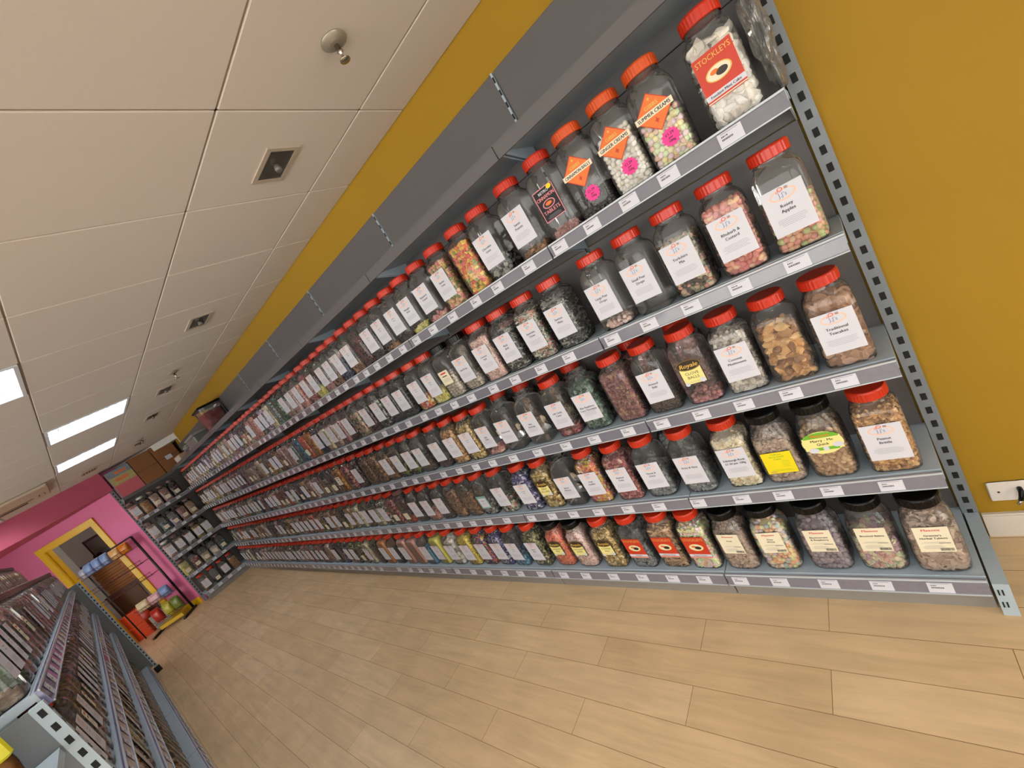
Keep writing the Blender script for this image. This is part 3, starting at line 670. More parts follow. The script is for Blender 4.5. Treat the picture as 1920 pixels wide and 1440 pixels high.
        lines(mb, -0.02, 0.104, 5, 0.032, Y + 0.0005, 10, 4, 0.006); lines(mb, 0, 0.066, 2, 0.08, Y + 0.0005, 10); mb.rect(0.018, 0.038, 0.054, 0.062, Y + 0.0006, 12)
    elif kind == 'royale':
        mb.rect(-0.040, 0.040, 0.072, 0.150, Y, 11); mb.rect(-0.037, 0.037, 0.075, 0.150, Y + 0.0002, 13)
        mb.disc(0, 0.152, 0.045, 0.022, Y + 0.0003, 11); mb.ring(0, 0.152, 0.043, 0.020, 0.0008, Y + 0.0005, 12)
        mb.text('Royale', 0, 0.151, 0.024, Y + 0.0006, 12, 0.066, 0.014, 0.25)
        for k, t_ in enumerate(txt.split('|')): mb.text(t_, 0, 0.118 - k * 0.0165, 0.0155, Y + 0.0005, 1, 0.062, 0.004)
        lines(mb, 0, 0.084, 2, 0.05, Y + 0.0005, 2); mb.disc(-0.026, 0.083, 0.010, 0.010, Y + 0.0006, 0); mb.disc(0.030, 0.076, 0.008, 0.008, Y + 0.0006, 0)
    elif kind == 'diamond':
        mb.quad([(0.052, Y, 0.135), (0, Y, 0.187), (-0.052, Y, 0.135), (0, Y, 0.083)][::-1] if False else [(0.052, Y, 0.135), (0, Y, 0.083), (-0.052, Y, 0.135), (0, Y, 0.187)], 7)
        mb.quad([(0.049, Y + 0.0003, 0.135), (0, Y + 0.0003, 0.086), (-0.049, Y + 0.0003, 0.135), (0, Y + 0.0003, 0.184)], 8)
        mb.quad([(x, Y + 0.0005, z) for x, z in ((0.050, 0.127), (-0.050, 0.127), (-0.050, 0.143), (0.050, 0.143))], 6)
        mb.text('GIBBS', 0, 0.153, 0.014, Y + 0.0006, 12, 0.036, 0.012); mb.text(txt, 0, 0.135, 0.0135, Y + 0.0007, 1, 0.088, 0.012)
        mb.disc(0, 0.112, 0.006, 0.009, Y + 0.0006, 7, 8, 0.5); mb.disc(0, 0.170, 0.004, 0.005, Y + 0.0006, 12, 8, 0.5)
        mb.v = [(x * 1.08, y, (z - 0.135) * 1.08 + 0.152) for x, y, z in mb.v]
    elif kind == 'retro':
        mb.rect(-0.043, 0.043, 0.070, 0.185, Y, 15); mb.rect(-0.040, 0.040, 0.073, 0.182, Y + 0.0002, 1)
        mb.text('RETRO', 0, 0.170, 0.014, Y + 0.0005, 0, 0.045, 0.02); mb.text('CINNAMON', 0, 0.153, 0.018, Y + 0.0005, 15, 0.074, 0.014)
        mb.disc(0, 0.126, 0.026, 0.015, Y + 0.0004, 15); mb.disc(0, 0.126, 0.022, 0.012, Y + 0.0006, 11); mb.disc(0, 0.127, 0.013, 0.006, Y + 0.0008, 8)
        mb.text('TABLETS', 0, 0.102, 0.018, Y + 0.0005, 15, 0.074, 0.014); lines(mb, 0, 0.086, 3, 0.06, Y + 0.0005, 2); mb.disc(-0.028, 0.176, 0.010, 0.008, Y + 0.0006, 9)
    elif kind == 'cream':
        mb.rect(-0.040, 0.040, 0.085, 0.165, Y, 6); mb.rect(-0.022, 0.022, 0.148, 0.156, Y + 0.0004, 4); mb.rect(-0.02, 0.02, 0.132, 0.137, Y + 0.0004, 1); lines(mb, 0, 0.120, 5, 0.06, Y + 0.0004, 2)
    elif kind == 'teal':
        mb.rect(-0.044, 0.044, 0.055, 0.150, Y, 14); mb.rect(-0.034, 0.034, 0.065, 0.135, Y + 0.0003, 0); mb.rect(-0.02, 0.02, 0.112, 0.117, Y + 0.0005, 2); lines(mb, 0, 0.098, 4, 0.05, Y + 0.0005, 2)
    elif kind == 'small':
        mb.rect(-0.032, 0.032, 0.045, 0.105, Y, 6); mb.rect(-0.02, 0.02, 0.088, 0.094, Y + 0.0004, 3); lines(mb, 0, 0.078, 4, 0.05, Y + 0.0004, 2)
    elif kind == 'redsquare':
        mb.disc(0, 0.12, 0.045, 0.045, Y, 4, 12); lines(mb, 0, 0.135, 4, 0.05, Y + 0.0004, 15, 2, 0.008)
    up = {'max': 0.018, 'oval': 0.024, 'royale': 0.016}.get(kind, 0.0)
    if up: mb.v = [(x, y, z + up) for x, y, z in mb.v]
    return mb.mesh('label', LM)
def star_mesh():
    mb = MB(); Y = 0.0634; mb.disc(-0.012, 0.066, 0.027, 0.027, Y, 0, 28, 0.18)
    mb.text('£1.29', -0.012, 0.076, 0.011, Y + 0.0004, 1, 0.034, 0.012); mb.text('per', -0.012, 0.066, 0.009, Y + 0.0004, 1, 0.03, 0.01); mb.text('100g', -0.012, 0.056, 0.010, Y + 0.0004, 1, 0.034, 0.012)
    return mb.mesh('price_star', [PINKP, INK])

LIDW = {'red': 'red-lidded', 'orange': 'orange-lidded', 'black': 'black-lidded', 'pink': 'dull-lidded', 'white': 'white-lidded'}
def jar(pos, rz, shape, pal, fill, lab, txt, lid, label, group, kind='square', star=False, scale=1.0):
    t = thing('sweet_jar', label, 'sweet jar', pos, rz, group); t.scale = scale if isinstance(scale, tuple) else (scale, scale, scale)
    if shape:
        s = obj('sweets', content(shape, fill, kind), t); s['kind'] = 'stuff'
        if pal not in MATS: pass
        foil = pal in ('gold', 'purple', 'greengold')
        s.material_slots[0].link = 'OBJECT'; s.material_slots[0].material = sweets_mat(pal, PAL[pal], 0.25 if foil else 0.4, 0.5, 0.35 if foil else 0.0)
    obj('jar_body', JB[kind], t)
    if lid: obj('lid', cached(('lid', kind, lid), lambda: lid_mesh(kind, LIDM[lid])), t)
    if lab: obj('label', cached(('lab', lab, txt), lambda: label_mesh(lab, txt)), t, (0, 0.0018 if kind == 'round' else 0, 0))
    if star: obj('price_star', cached('star', star_mesh), t)
    return t
ORD1 = ['', 'first', 'second', 'third', 'fourth', 'fifth', 'sixth', 'seventh', 'eighth', 'ninth', 'tenth', 'eleventh', 'twelfth', 'thirteenth', 'fourteenth', 'fifteenth', 'sixteenth', 'seventeenth', 'eighteenth', 'nineteenth']
TENS = {2: 'twent', 3: 'thirt', 4: 'fort', 5: 'fift', 6: 'sixt'}
def ordinal(n):
    if n < 20: return ORD1[n]
    a, b = divmod(n, 10); return TENS[a] + 'ieth' if b == 0 else TENS[a] + 'y-' + ORD1[b]

# x, shape, palette, fill, label kind, text, lid, contents in words
R1 = [(.11, 'bigchunk', 'white', 'full', 'stock', 'Fondant Mint Cake', 'red', 'white mint cake lumps'), (.29, 'ball', 'pastel', 'mid', 'diamond', 'SUMMER CREAMS', 'orange', 'pastel cream balls'),
      (.425, 'ball', 'white', 'high', 'diamond', 'GINGER CREAMS', 'orange', 'white ginger balls'), (.57, 'ball', 'black', 'low', 'diamond', 'CINNAMON BALLS', 'orange', 'dark cinnamon balls'),
      (.715, 'nugget', 'rose', 'vlow', 'retro', '', 'red', 'a little pink powder'), (.875, 'chunk', 'brown', 'vlow', 'jj', 'Sweet|Peanuts', 'red', 'brown peanut sweets'),
      (1.06, 'chunk', 'blackwhite', 'low', 'jj', 'Chocolate|Limes', 'red', 'dark striped sweets'), (1.205, 'chunk', 'gummy', 'full', None, '', 'red', 'orange and yellow gums'),
      (1.38, 'chunk', 'gummypink', 'full', 'jj', 'Sherbet|Fruits', 'red', 'pink and green drops'), (1.545, 'chunk', 'pink', 'vlow', 'jj', 'Rhubarb &|Custard', 'red', 'a few pink drops'),
      (1.70, 'nugget', 'lemon', 'vlow', 'jj', 'Pineapple|Rock', 'red', 'yellow crumbs'), (1.84, 'chunk', 'darkbrown', 'vlow', 'jj', '', 'red', 'dark toffee pieces'),
      (1.99, 'chunk', 'brown', 'vlow', 'jj', '', 'red', 'brown toffee pieces'), (2.14, 'chunk', 'darkbrown', 'vlow', 'jj', '', 'red', 'dark brown pieces'),
      (2.28, 'small', 'redblack', 'full', None, '', 'red', 'dark red sweets'), (2.42, 'chunk', 'brown', 'low', 'jj', '', 'red', 'brown fudge bits'), (2.58, 'chunk', 'darkblue', 'mid', 'jj', '', 'red', 'dark blue sweets'),
      (2.72, 'chunk', 'brown', 'low', 'jj', '', 'red', 'brown lumps'), (2.87, 'chunk', 'rose', 'low', 'jj', '', 'red', 'dusty pink lumps'), (3.03, 'chunk', 'lemon', 'low', 'jj', '', 'red', 'pale yellow lumps'),
      (3.18, 'oval', 'redpink', 'full', 'jj', '', 'red', 'deep pink drops'), (3.36, 'oval', 'pink', 'high', 'jj', '', 'red', 'pink drops'), (3.53, 'chunk', 'palepink', 'high', 'jj', '', 'red', 'pale pink lumps'),
      (3.68, 'chunk', 'tan', 'mid', 'jj', '', 'red', 'tan lumps'), (3.83, 'oval', 'green', 'full', None, '', 'red', 'dark green drops'), (3.98, 'oval', 'teal', 'full', None, '', 'red', 'blue-grey drops'),
      (4.13, 'chunk', 'cream', 'full', 'jj', '', 'red', 'cream lumps'), (4.28, 'chunk', 'lilac', 'full', 'jj', '', 'red', 'lilac lumps')]
R2 = [(.09, 'ball', 'rosey', 'mid', 'jj', 'Rosey|Apples', 'red', 'pastel striped apples'), (.245, 'oval', 'rhubarb', 'full', 'jj', 'Rhubarb &|Custard', 'red', 'pink and yellow drops'),
      (.40, 'chunk', 'yorks', 'high', 'jj', 'Yorkshire|Mix', 'red', 'mixed boiled sweets'), (.555, 'oval', 'tan', None, 'jj', 'Small Pear|Drops', 'red', 'nothing, almost empty'),
      (.71, 'oval', 'palepink', 'vlow', 'jj', 'Large Pear|Drops', 'red', 'a few pink drops'), (.925, 'stick', 'blackwhite', 'full', 'jj', 'Everton|Mints', 'red', 'black-and-white mint sticks'),
      (1.085, 'stick', 'spear', 'full', 'jj', 'Spearmint|Chews', 'red', 'green and pink mints'), (1.25, 'stick', 'blackwhite', 'high', 'jj', 'Black|Jacks', 'red', 'grey-black mints'),
      (1.405, 'chunk', 'palepink', 'full', 'jj', 'Coconut|Roll', 'red', 'pinkish coconut sweets'), (1.58, 'ball', 'acid', 'low', 'jjbold', 'Acid Drops', 'black', 'beige acid drops'),
      (1.73, 'ball', 'acid', 'mid', 'cream', '', 'black', 'beige lumps'), (1.88, 'chunk', 'lemon', 'low', 'jj', '', 'red', 'yellow bits'), (2.03, 'chunk', 'fruit', 'low', 'jj', '', 'red', 'red and yellow bits'),
      (2.21, 'chunk', 'black', 'high', 'jj', '', 'red', 'black liquorice'), (2.36, 'chunk', 'black', 'high', 'jj', '', 'red', 'black sweets'), (2.52, 'chunk', 'blackwhite', 'high', 'jj', '', 'red', 'black speckled sweets'),
      (2.68, 'chunk', 'redblack', 'mid', 'jj', '', 'red', 'dark red bits'), (2.84, 'ball', 'yorks', 'high', None, '', 'red', 'mixed dark gums'), (2.99, 'chunk', 'redblack', 'mid', 'jj', '', 'red', 'dark rosy bits'),
      (3.14, 'chunk', 'rose', 'high', 'jj', '', 'red', 'dusty pink rock'), (3.29, 'chunk', 'palepink', 'high', 'jj', '', 'red', 'pale pink rock'), (3.43, 'chunk', 'cream', 'high', 'jj', '', 'red', 'cream chips'),
      (3.58, 'chunk', 'darkblue', 'full', 'jj', '', 'red', 'dark blue sweets'), (3.73, 'chunk', 'amber', 'full', None, '', 'red', 'amber gums'), (3.88, 'chunk', 'orange', 'full', 'small', '', 'red', 'orange gums'),
      (4.03, 'chunk', 'blue', 'full', None, '', 'red', 'bright blue pieces'), (4.18, 'chunk', 'teal', 'high', 'jj', '', 'red', 'blue-green pieces')]
R3 = [(.10, 'bigdisc', 'teacake', 'full', 'jj', 'Traditional|Teacakes', 'red', 'brown teacake discs'), (.245, 'bigchunk', 'brittle', 'high', None, '', 'red', 'golden nut clusters, unlabelled'),
      (.39, 'chunk', 'mushroom', 'full', 'jj', 'Coconut|Mushrooms', 'red', 'grey-white coconut sweets'), (.54, 'ball', 'clove', 'vlow', 'royale', 'CLOVE|BALLS', 'red', 'pink clove balls'),
      (.70, 'small', 'darkbrown', 'low', 'jj', 'Aniseed|Balls', 'red', 'dark aniseed balls'), (.855, 'nugget', 'maroon', 'full', None, '', 'red', 'maroon and cream sugared crumbs'),
      (1.03, 'chunk', 'sage', 'full', 'jjbold', 'Blue Raspberry|Coco Chocolates', None, 'green wrapped sweets, lidless'), (1.195, 'chunk', 'redpink', 'vlow', 'jj', 'Soft Candy|Canes', 'red', 'red candy bits'),
      (1.38, 'chunk', 'brown', None, 'jjbold', 'Mint|Humbugs', None, 'nothing, lidless and empty'), (1.56, 'chunk', 'rose', None, 'jjbold', 'Butterscotch', None, 'nothing, empty beside popcorn'),
      (1.73, 'chunk', 'pink', 'vlow', 'jjbold', 'Salty|Toffee', 'red', 'pink chews'), (1.88, 'nugget', 'gold', 'full', 'jj', '', 'red', 'golden popcorn bits'),
      (2.04, 'nugget', 'brittle', 'full', 'jj', '', 'red', 'golden brown nuts'), (2.21, 'chunk', 'redblack', 'vlow', 'jj', '', 'red', 'dark red jellies'), (2.40, 'chunk', 'darkbrown', 'low', 'jj', '', 'red', 'dark chocolate drops'),
      (2.55, 'chunk', 'limeblack', 'low', 'jj', '', 'red', 'black and green drops'), (2.70, 'chunk', 'limeblack', 'low', 'jj', '', 'red', 'black-green toffees'), (2.87, 'chunk', 'brown', 'high', 'jj', '', 'red', 'brown fudge'),
      (3.03, 'chunk', 'brown', 'full', None, '', 'red', 'brown chocolate drops'), (3.18, 'small', 'brown', 'full', None, '', 'red', 'small brown balls'), (3.36, 'chunk', 'redblack', 'mid', 'jj', '', 'red', 'maroon sweets'),
      (3.54, 'chunk', 'redpink', 'full', None, '', 'red', 'bright red jellies'), (3.72, 'chunk', 'amber', 'full', 'cream', '', 'red', 'yellow-amber jellies'), (3.88, 'chunk', 'tan', 'low', 'small', '', 'red', 'tan biscuits'),
      (4.05, 'chunk', 'tan', 'low', 'small', '', 'red', 'tan crumbs'), (4.22, 'chunk', 'tan', 'mid', 'jj', '', 'red', 'tan lumps'), (4.40, 'chunk', 'palepink', 'high', 'small', '', 'red', 'pale pink lumps')]
R4 = [(.10, 'nugget', 'brittle', 'full', 'jj', 'Peanut|Brittle', 'red', 'golden peanut brittle'), (.26, 'oval', 'almond', 'high', 'oval', '', 'black', 'tan almond sweets'),
      (.41, 'chunk', 'tan', 'high', 'yellow', '', 'black', 'beige candy cubes'), (.555, 'cube', 'cream', 'full', 'jj', 'Edinburgh Rock|£1.20 per 100g', 'red', 'pastel rock cubes'),
      (.73, 'oval', 'grey', 'mid', 'jj', 'Army & Navy', 'red', 'grey lozenges'), (.91, 'oval', 'grey', 'mid', 'jj', 'Throat &|Chest', 'red', 'grey-blue lozenges'),
      (1.07, 'nugget', 'redpink', 'full', 'jj', 'Aniseed|Twist', 'red', 'red-and-white twists'), (1.24, 'bean', 'fruit', 'full', 'jj', 'Fruit|Pastilles', 'red', 'red and yellow beans'),
      (1.40, 'chunk', 'tan', None, 'jjbold', 'Butter|Mintoes', None, 'nothing, lidless'), (1.55, 'chunk', 'gold', 'full', 'royale', 'MINT|ECLAIRS', 'red', 'gold wrapped toffees'),
      (1.71, 'chunk', 'purple', 'full', 'jj', '', 'red', 'purple wrapped sweets'), (1.92, 'chunk', 'spear', 'low', 'jj', '', 'red', 'white-green mints'), (2.09, 'chunk', 'blackwhite', 'low', 'teal', '', 'red', 'black-and-white mints'),
      (2.25, 'chunk', 'brown', 'mid', None, '', 'red', 'brown nuts'), (2.40, 'oval', 'brown', 'high', None, '', 'red', 'chocolate brazils'), (2.55, 'chunk', 'darkbrown', 'mid', 'jj', '', 'red', 'dark raisins'),
      (2.72, 'chunk', 'pink', 'low', 'jj', '', 'red', 'pinkish nuts'), (2.89, 'chunk', 'darkbrown', 'mid', 'jj', '', 'red', 'dark nuts'), (3.06, 'chunk', 'orange', 'vlow', 'small', '', 'pink', 'a few orange bits'),
      (3.22, 'chunk', 'redpink', 'full', 'small', '', 'red', 'red-pink chews'), (3.38, 'chunk', 'spear', 'full', 'jj', '', 'red', 'green-white chews'), (3.55, 'chunk', 'cream', 'mid', 'jj', '', 'red', 'cream chews'),
      (3.72, 'chunk', 'brown', 'mid', 'jj', '', 'red', 'brown squares'), (3.88, 'chunk', 'cream', 'full', 'jj', '', 'red', 'cream nuts'), (4.05, 'chunk', 'almond', 'full', 'jj', '', 'red', 'tan nuts')]
R5 = [(.085, 'disc', 'tan', 'high', 'max', "Grannie's|Herbal Tablets", 'black', 'brown herbal tablets'), (.235, 'chunk', 'sugar', 'mid', 'max', 'Brushed Balms', 'black', 'pastel brushed balms'),
      (.39, 'ball', 'mauve', 'high', 'max', 'Blackcurrant|& Raspberry', 'black', 'mauve berry balls'), (.555, 'ball', 'fizzy', 'full', 'max', 'Fizzy|Wizzy', 'black', 'pastel fizzy balls'),
      (.705, 'chunk', 'tan', 'high', 'max', 'Fruit', 'black', 'beige floral sweets'), (.86, 'chunk', 'pastel', 'full', 'stock', 'Pastel Creams', 'red', 'pale pastel chunks'),
      (1.01, 'rod', 'almond', 'full', 'stock', 'Liquorice Root', 'red', 'tan bark sticks'), (1.17, 'disc', 'grey', 'mid', 'stock', 'Aniseed', 'red', 'grey rock discs'),
      (1.34, 'bean', 'gold', 'full', 'royale', 'COFFEE|MIX', 'red', 'gold wrapped toffees'), (1.52, 'bean', 'palepink', 'full', 'royale', 'CHOCOLATE|LIMES', 'black', 'pale pink-green chews'),
      (1.68, 'bean', 'orange', 'full', 'royale', 'ORANGE|MIX', 'black', 'orange jellies'), (1.86, 'bean', 'greengold', 'full', 'jj', 'Brazil|Nuts', 'red', 'olive-gold eclairs'), (2.04, 'bean', 'blue', 'low', 'jj', '', 'red', 'blue gems'),
      (2.19, 'bean', 'purple', 'full', 'jj', '', 'red', 'purple mix'), (2.355, 'bean', 'multi', 'full', 'jj', '', 'red', 'multicoloured beans'), (2.52, 'bean', 'yellow', 'full', 'jj', '', 'red', 'yellow beans'),
      (2.71, 'bigball', 'white', 'full', 'jj', '', 'red', 'big white balls'), (2.89, 'powder', 'powderyellow', 'full', 'jj', '', 'red', 'yellow sherbet'), (3.06, 'powder', 'blue', 'mid', 'jj', '', 'red', 'blue sherbet'),
      (3.22, 'powder', 'powderpink', 'full', None, '', 'red', 'pink sherbet, unlabelled'), (3.38, 'powder', 'powderpink', 'full', 'jj', '', 'red', 'pink sherbet'), (3.57, 'chunk', 'black', 'mid', 'jj', '', 'red', 'black pieces'),
      (3.74, 'powder', 'powderorange', 'full', 'jj', '', 'red', 'orange sherbet'), (3.90, 'chunk', 'darkbrown', 'high', None, '', 'red', 'dark brown sticks'), (4.06, 'chunk', 'pastel', 'full', 'jj', '', 'red', 'pastel pieces')]
FAR = {1: ['pastel', 'lilac', 'cream', 'palepink', 'tan', 'rose', 'fizzy', 'teal', 'darkblue', 'pink', 'sugar', 'white'], 2: ['lemon', 'sugar', 'palepink', 'cream', 'fizzy', 'brown', 'multi', 'white', 'pastel', 'spear', 'gummy'],
       3: ['orange', 'cream', 'rose', 'redpink', 'pastel', 'palepink', 'grey', 'brown', 'darkblue', 'almond'], 4: ['cream', 'almond', 'brown', 'acid', 'orange', 'palepink', 'gold', 'tan', 'blackwhite'],
       5: ['darkbrown', 'greengold', 'cream', 'rose', 'grey', 'purple', 'redpink', 'amber', 'palepink', 'acid']}
RN = {1: 'top', 2: 'second', 3: 'third', 4: 'fourth', 5: 'bottom'}
XEND = 8.70
TICKX = {k: [] for k in range(6)}
for row, lst in ((1, R1), (2, R2), (3, R3), (4, R4), (5, R5)):
    rr = random.Random(row * 11); allj = list(lst); x = lst[-1][0] + 0.155
    while x < XEND - 0.0:
        p = rr.choice(FAR[row]); s = rr.choice(['chunk', 'chunk', 'ball', 'oval', 'nugget', 'bean', 'cube'])
        allj.append((x, s, p, rr.choice(['full', 'full', 'high', 'mid', 'low']), rr.choice(['jj', 'jj', 'jj', 'jj', None, 'small']), '', 'red', CW[p] + ' ' + SW[s])); x += 0.1545 + rr.uniform(-0.004, 0.004)
    if row in (1,): allj = [j for j in allj if j[0] < 8.60]
    for n, (x, s, p, f, lk, tx, ld, words_) in enumerate(allj):
        y = (0.205 if row < 5 else 0.258) + rr.uniform(-0.004, 0.004)
        kind = 'round' if (ld == 'black' and row in (4, 5)) else 'square'
        lw = LIDW[ld] if ld else 'open'
        label = '%s jar of %s, %s on the %s shelf' % (lw, words_, 'rightmost' if n == 0 else ordinal(n + 1) + ' from right', RN[row])
        if not f: label = '%s empty %s jar with white label, %s from right on the %s shelf' % ('almost' if ld else 'lidless,', 'red-lidded' if ld else 'clear', ordinal(n + 1), RN[row])
        if not ld and f: label = 'open-topped jar of %s, %s from right on the %s shelf' % (words_.replace(', lidless', ''), ordinal(n + 1), RN[row])
        star = row == 1 and n in (1, 2, 3)
        jar((x, y, SZ[row] + 0.0005), rr.uniform(-0.035, 0.035), s if f else None, p, f, lk, tx, ld, label, 'sweet jars on the %s shelf of the yellow wall' % RN[row], kind, star, (1.06, 1.03, 1.0))
        TICKX[row].append(x + 0.03)
# a few jars standing behind the front rank
for (row, x, s, p, words_) in ((3, .585, 'ball', 'clove', 'pink clove balls'), (2, 1.31, 'stick', 'redpink', 'red wrapped sweets'), (2, 1.50, 'chunk', 'acid', 'beige sweets'), (3, .80, 'nugget', 'redpink', 'red crumbs'), (4, .82, 'oval', 'grey', 'grey lozenges'), (3, 1.13, 'chunk', 'maroon', 'reddish sweets'), (3, 1.29, 'chunk', 'brown', 'brown sweets beside the red bits'), (3, 1.47, 'nugget', 'brown', 'brown crumbs'), (3, 1.66, 'chunk', 'darkbrown', 'dark brown sweets'), (2, 1.66, 'chunk', 'tan', 'tan sweets')):
    jar((x, 0.078, SZ[row] + 0.0005), 0.0, s, p, 'full', None, '', 'red', 'red-lidded jar of %s at the back of the %s shelf' % (words_, RN[row]), None)

# wall bays
XB = [0.0, 0.7914] + [0.7914 + k for k in range(1, 8)] + [8.86]
for n in range(len(XB) - 1):
    a, b = XB[n], XB[n + 1]; W = b - a
    tk = {r: [x - a for x in TICKX[r] if a + 0.03 < x < b - 0.03] for r in range(1, 6)}
    bay('grey metal shelving bay, %s from the right along the yellow wall' % ordinal(n + 1), (a, 0, 0), 0, W, SZ, 2.409, 'grey shelving bays along the yellow wall', first=(n == 0), tickets=tk)

# end unit, turned to face up the aisle
for_end = [2.10, 1.70, 1.30, 0.91, 0.53, 0.143]
tk = {r: [0.42, 0.58, 0.74, 0.88] for r in range(1, 6)}
bay('grey metal shelving bay standing across the end in the corner', (9.17, 0.03, 0), PI / 2, 0.96, for_end, 2.30, None, last=True, tickets=tk, du=0.27, db=0.30)
EJ = {1: [(.93, 'chunk', 'pink', 'full', 'jj', 'pink'), (.79, 'nugget', 'amber', 'high', None, 'white'), (.65, 'chunk', 'palepink', 'full', 'small', 'pink'), (.51, 'chunk', 'rose', 'full', 'small', 'pink'), (.37, 'chunk', 'redblack', 'high', 'small', 'pink')],
      2: [(.92, 'chunk', 'palepink', 'full', 'jj', 'pink'), (.77, 'chunk', 'teal', 'mid', 'small', 'black'), (.63, 'chunk', 'lilac', 'mid', 'small', 'black'), (.49, 'chunk', 'rose', 'full', 'small', 'black'), (.36, 'nugget', 'almond', 'full', 'small', 'pink')],
      3: [(.92, 'chunk', 'palepink', 'full', 'jj', 'white'), (.78, 'stick', 'spear', 'full', 'jj', 'pink'), (.64, 'stick', 'spear', 'high', 'jj', 'black'), (.50, 'chunk', 'gold', 'full', 'jj', 'pink'), (.37, 'chunk', 'cream', 'high', 'jj', 'black')],
      4: [(.92, 'chunk', 'lemon', 'full', 'small', 'pink'), (.77, 'chunk', 'redpink', 'high', 'small', 'black'), (.63, 'chunk', 'cream', 'mid', 'small', 'black'), (.49, 'chunk', 'white', 'mid', 'small', 'black'), (.36, 'chunk', 'teal', 'mid', 'small', 'pink')],
      5: [(.86, 'chunk', 'brown', 'mid', 'jj', 'red'), (.70, 'chunk', 'darkbrown', 'low', 'small', 'red'), (.55, 'chunk', 'darkbrown', 'low', 'jj', 'red'), (.40, 'nugget', 'brittle', 'high', None, 'red')]}
for row, l in EJ.items():
    for n, (y, s, p, f, lk, ld) in enumerate(l):
        jar((9.17 - 0.185 - (0.03 if row == 5 else 0), y + 0.03, for_end[row] + 0.0005), PI / 2, s, p, f, lk, '', ld, 'jar of %s %s, %s from left on the end unit\'s %s shelf' % (CW[p], SW[s], ordinal(n + 1), RN[row]), 'jars on the corner end unit')

# ------------------------------------------------------------------ things stored on top of the shelving
CARD = mat('brown_cardboard', '8a5a34', 0.8, var=0.08, scale=12, bump=0.2); CARD2 = mat('dark_cardboard_tape', '6b452a', 0.6)
def carton(name, label, loc, rz, W, D, H, m=CARD, tape=CARD2, sticker=None, lid_=True, cat='box', group=None):
    t = thing(name, label, cat, loc, rz, group)
    obj('carton_body', MB().bbox(0, W, 0, D, 0, H, 0.003).mesh('carton_body', m), t)
    mb = MB().box(0.001, W - 0.001, D, D + 0.0015, H * 0.46, H * 0.49)
    if lid_: obj('tape', mb.mesh('tape', tape), t)
    if sticker: obj('sticker', MB().box(W * sticker[0], W * sticker[1], D, D + 0.002, H * sticker[2], H * sticker[3]).mesh('sticker', PAPER), t)
    return t
zt = for_end[0] + 0.001
carton('cardboard_box', 'large brown cardboard box with white sticker, beside the corner', (9.13, 0.06, zt), PI / 2, 0.30, 0.28, 0.48, sticker=(0.35, 0.65, 0.38, 0.52))
carton('cardboard_box', 'large brown cardboard box, middle one on top of the end unit', (9.13, 0.37, zt), PI / 2, 0.29, 0.28, 0.47)
t = thing('printed_box', 'colourful printed display box at the pink wall end, pink lower half', 'box', (9.13, 0.67, zt), PI / 2)
obj('carton_body', MB().bbox(0, 0.30, 0, 0.27, 0, 0.44, 0.003).mesh('carton_body', mat('printed_box_side', '8c6c78', 0.6, var=0.3, scale=20)), t)
mb = MB().box(0.003, 0.297, 0.27, 0.2715, 0.003, 0.20, 0).box(0.003, 0.297, 0.27, 0.2715, 0.20, 0.33, 1).box(0.003, 0.297, 0.27, 0.2715, 0.33, 0.437, 2)
mb.box(0.08, 0.24, 0.2715, 0.2725, 0.25, 0.30, 3).box(0.05, 0.2, 0.2715, 0.2725, 0.36, 0.40, 3)
obj('printed_front', mb.mesh('printed_front', [mat('box_pink', 'c8606c', 0.6), mat('box_cream_green', 'b0a468', 0.6, var=0.35, scale=30), mat('box_grey_blue', '7c8894', 0.6, var=0.3, scale=30), mat('box_orange_script', 'd87a4c', 0.6)]), t)
ztop = SZ[0] + 0.001
t = thing('storage_tub', 'clear tub of dark red sweets with a black lid on top of the shelving', 'tub', (5.85, 0.15, ztop))
obj('tub_body', MB().loft([[(*sup(2 * PI * (i + .5) / 28, 5, hw), z) for i in range(28)] for z, hw in ((0, 0.10), (0.01, 0.11), (0.26, 0.13))], 0, True, True, False).xform(Matrix.Diagonal((1.25, 0.95, 1, 1))).mesh('tub_body', CLEAR), t)
s = obj('sweets', MB().loft([[(*sup(2 * PI * (i + .5) / 28, 5, hw), z) for i in range(28)] for z, hw in ((0.004, 0.098), (0.012, 0.107), (0.2, 0.122))], 0, True, True, True).xform(Matrix.Diagonal((1.25, 0.95, 1, 1))).mesh('tub_sweets', mat('red_jelly_heap', '8c2c30', 0.35, var=0.55, scale=45, bump=1.0)), t); s['kind'] = 'stuff'
obj('lid', MB().bbox(-0.17, 0.17, -0.13, 0.13, 0.26, 0.285, 0.01).mesh('tub_lid', BLACK), t)
t = thing('storage_box', 'low grey plastic box beyond the red tub on top shelf', 'box', (6.95, 0.03, ztop)); obj('box_body', MB().bbox(-0.25, 0.25, 0, 0.22, 0, 0.12, 0.012).mesh('box_body', mat('grey_plastic_box', '74726f', 0.35)), t)
obj('lid', MB().bbox(-0.26, 0.26, -0.005, 0.23, 0.12, 0.15, 0.01).mesh('box_lid', mat('light_grey_lid', '9c9a97', 0.3)), t)
def crumple(name, label, loc, sx, sy, sz, m, seed, cat='bag', rz=0, smooth=False):
    r0 = np.random.default_rng(seed); v, f = ico(3)
    k = 1 + 0.16 * np.sin(v[:, 0:1] * 7 + seed) * np.cos(v[:, 1:2] * 6) + 0.12 * np.sin(v[:, 2:3] * 11 + v[:, 0:1] * 5) + r0.uniform(-0.05, 0.05, (len(v), 1))
    v = v * k * np.array([sx, sy, sz]); v[:, 2] = v[:, 2] - v[:, 2].min()
    me = MB().add(v.tolist(), f.tolist(), 0, smooth).mesh(name, m); o = obj(name, me, None, loc, rz); tag(o, label, cat); return o
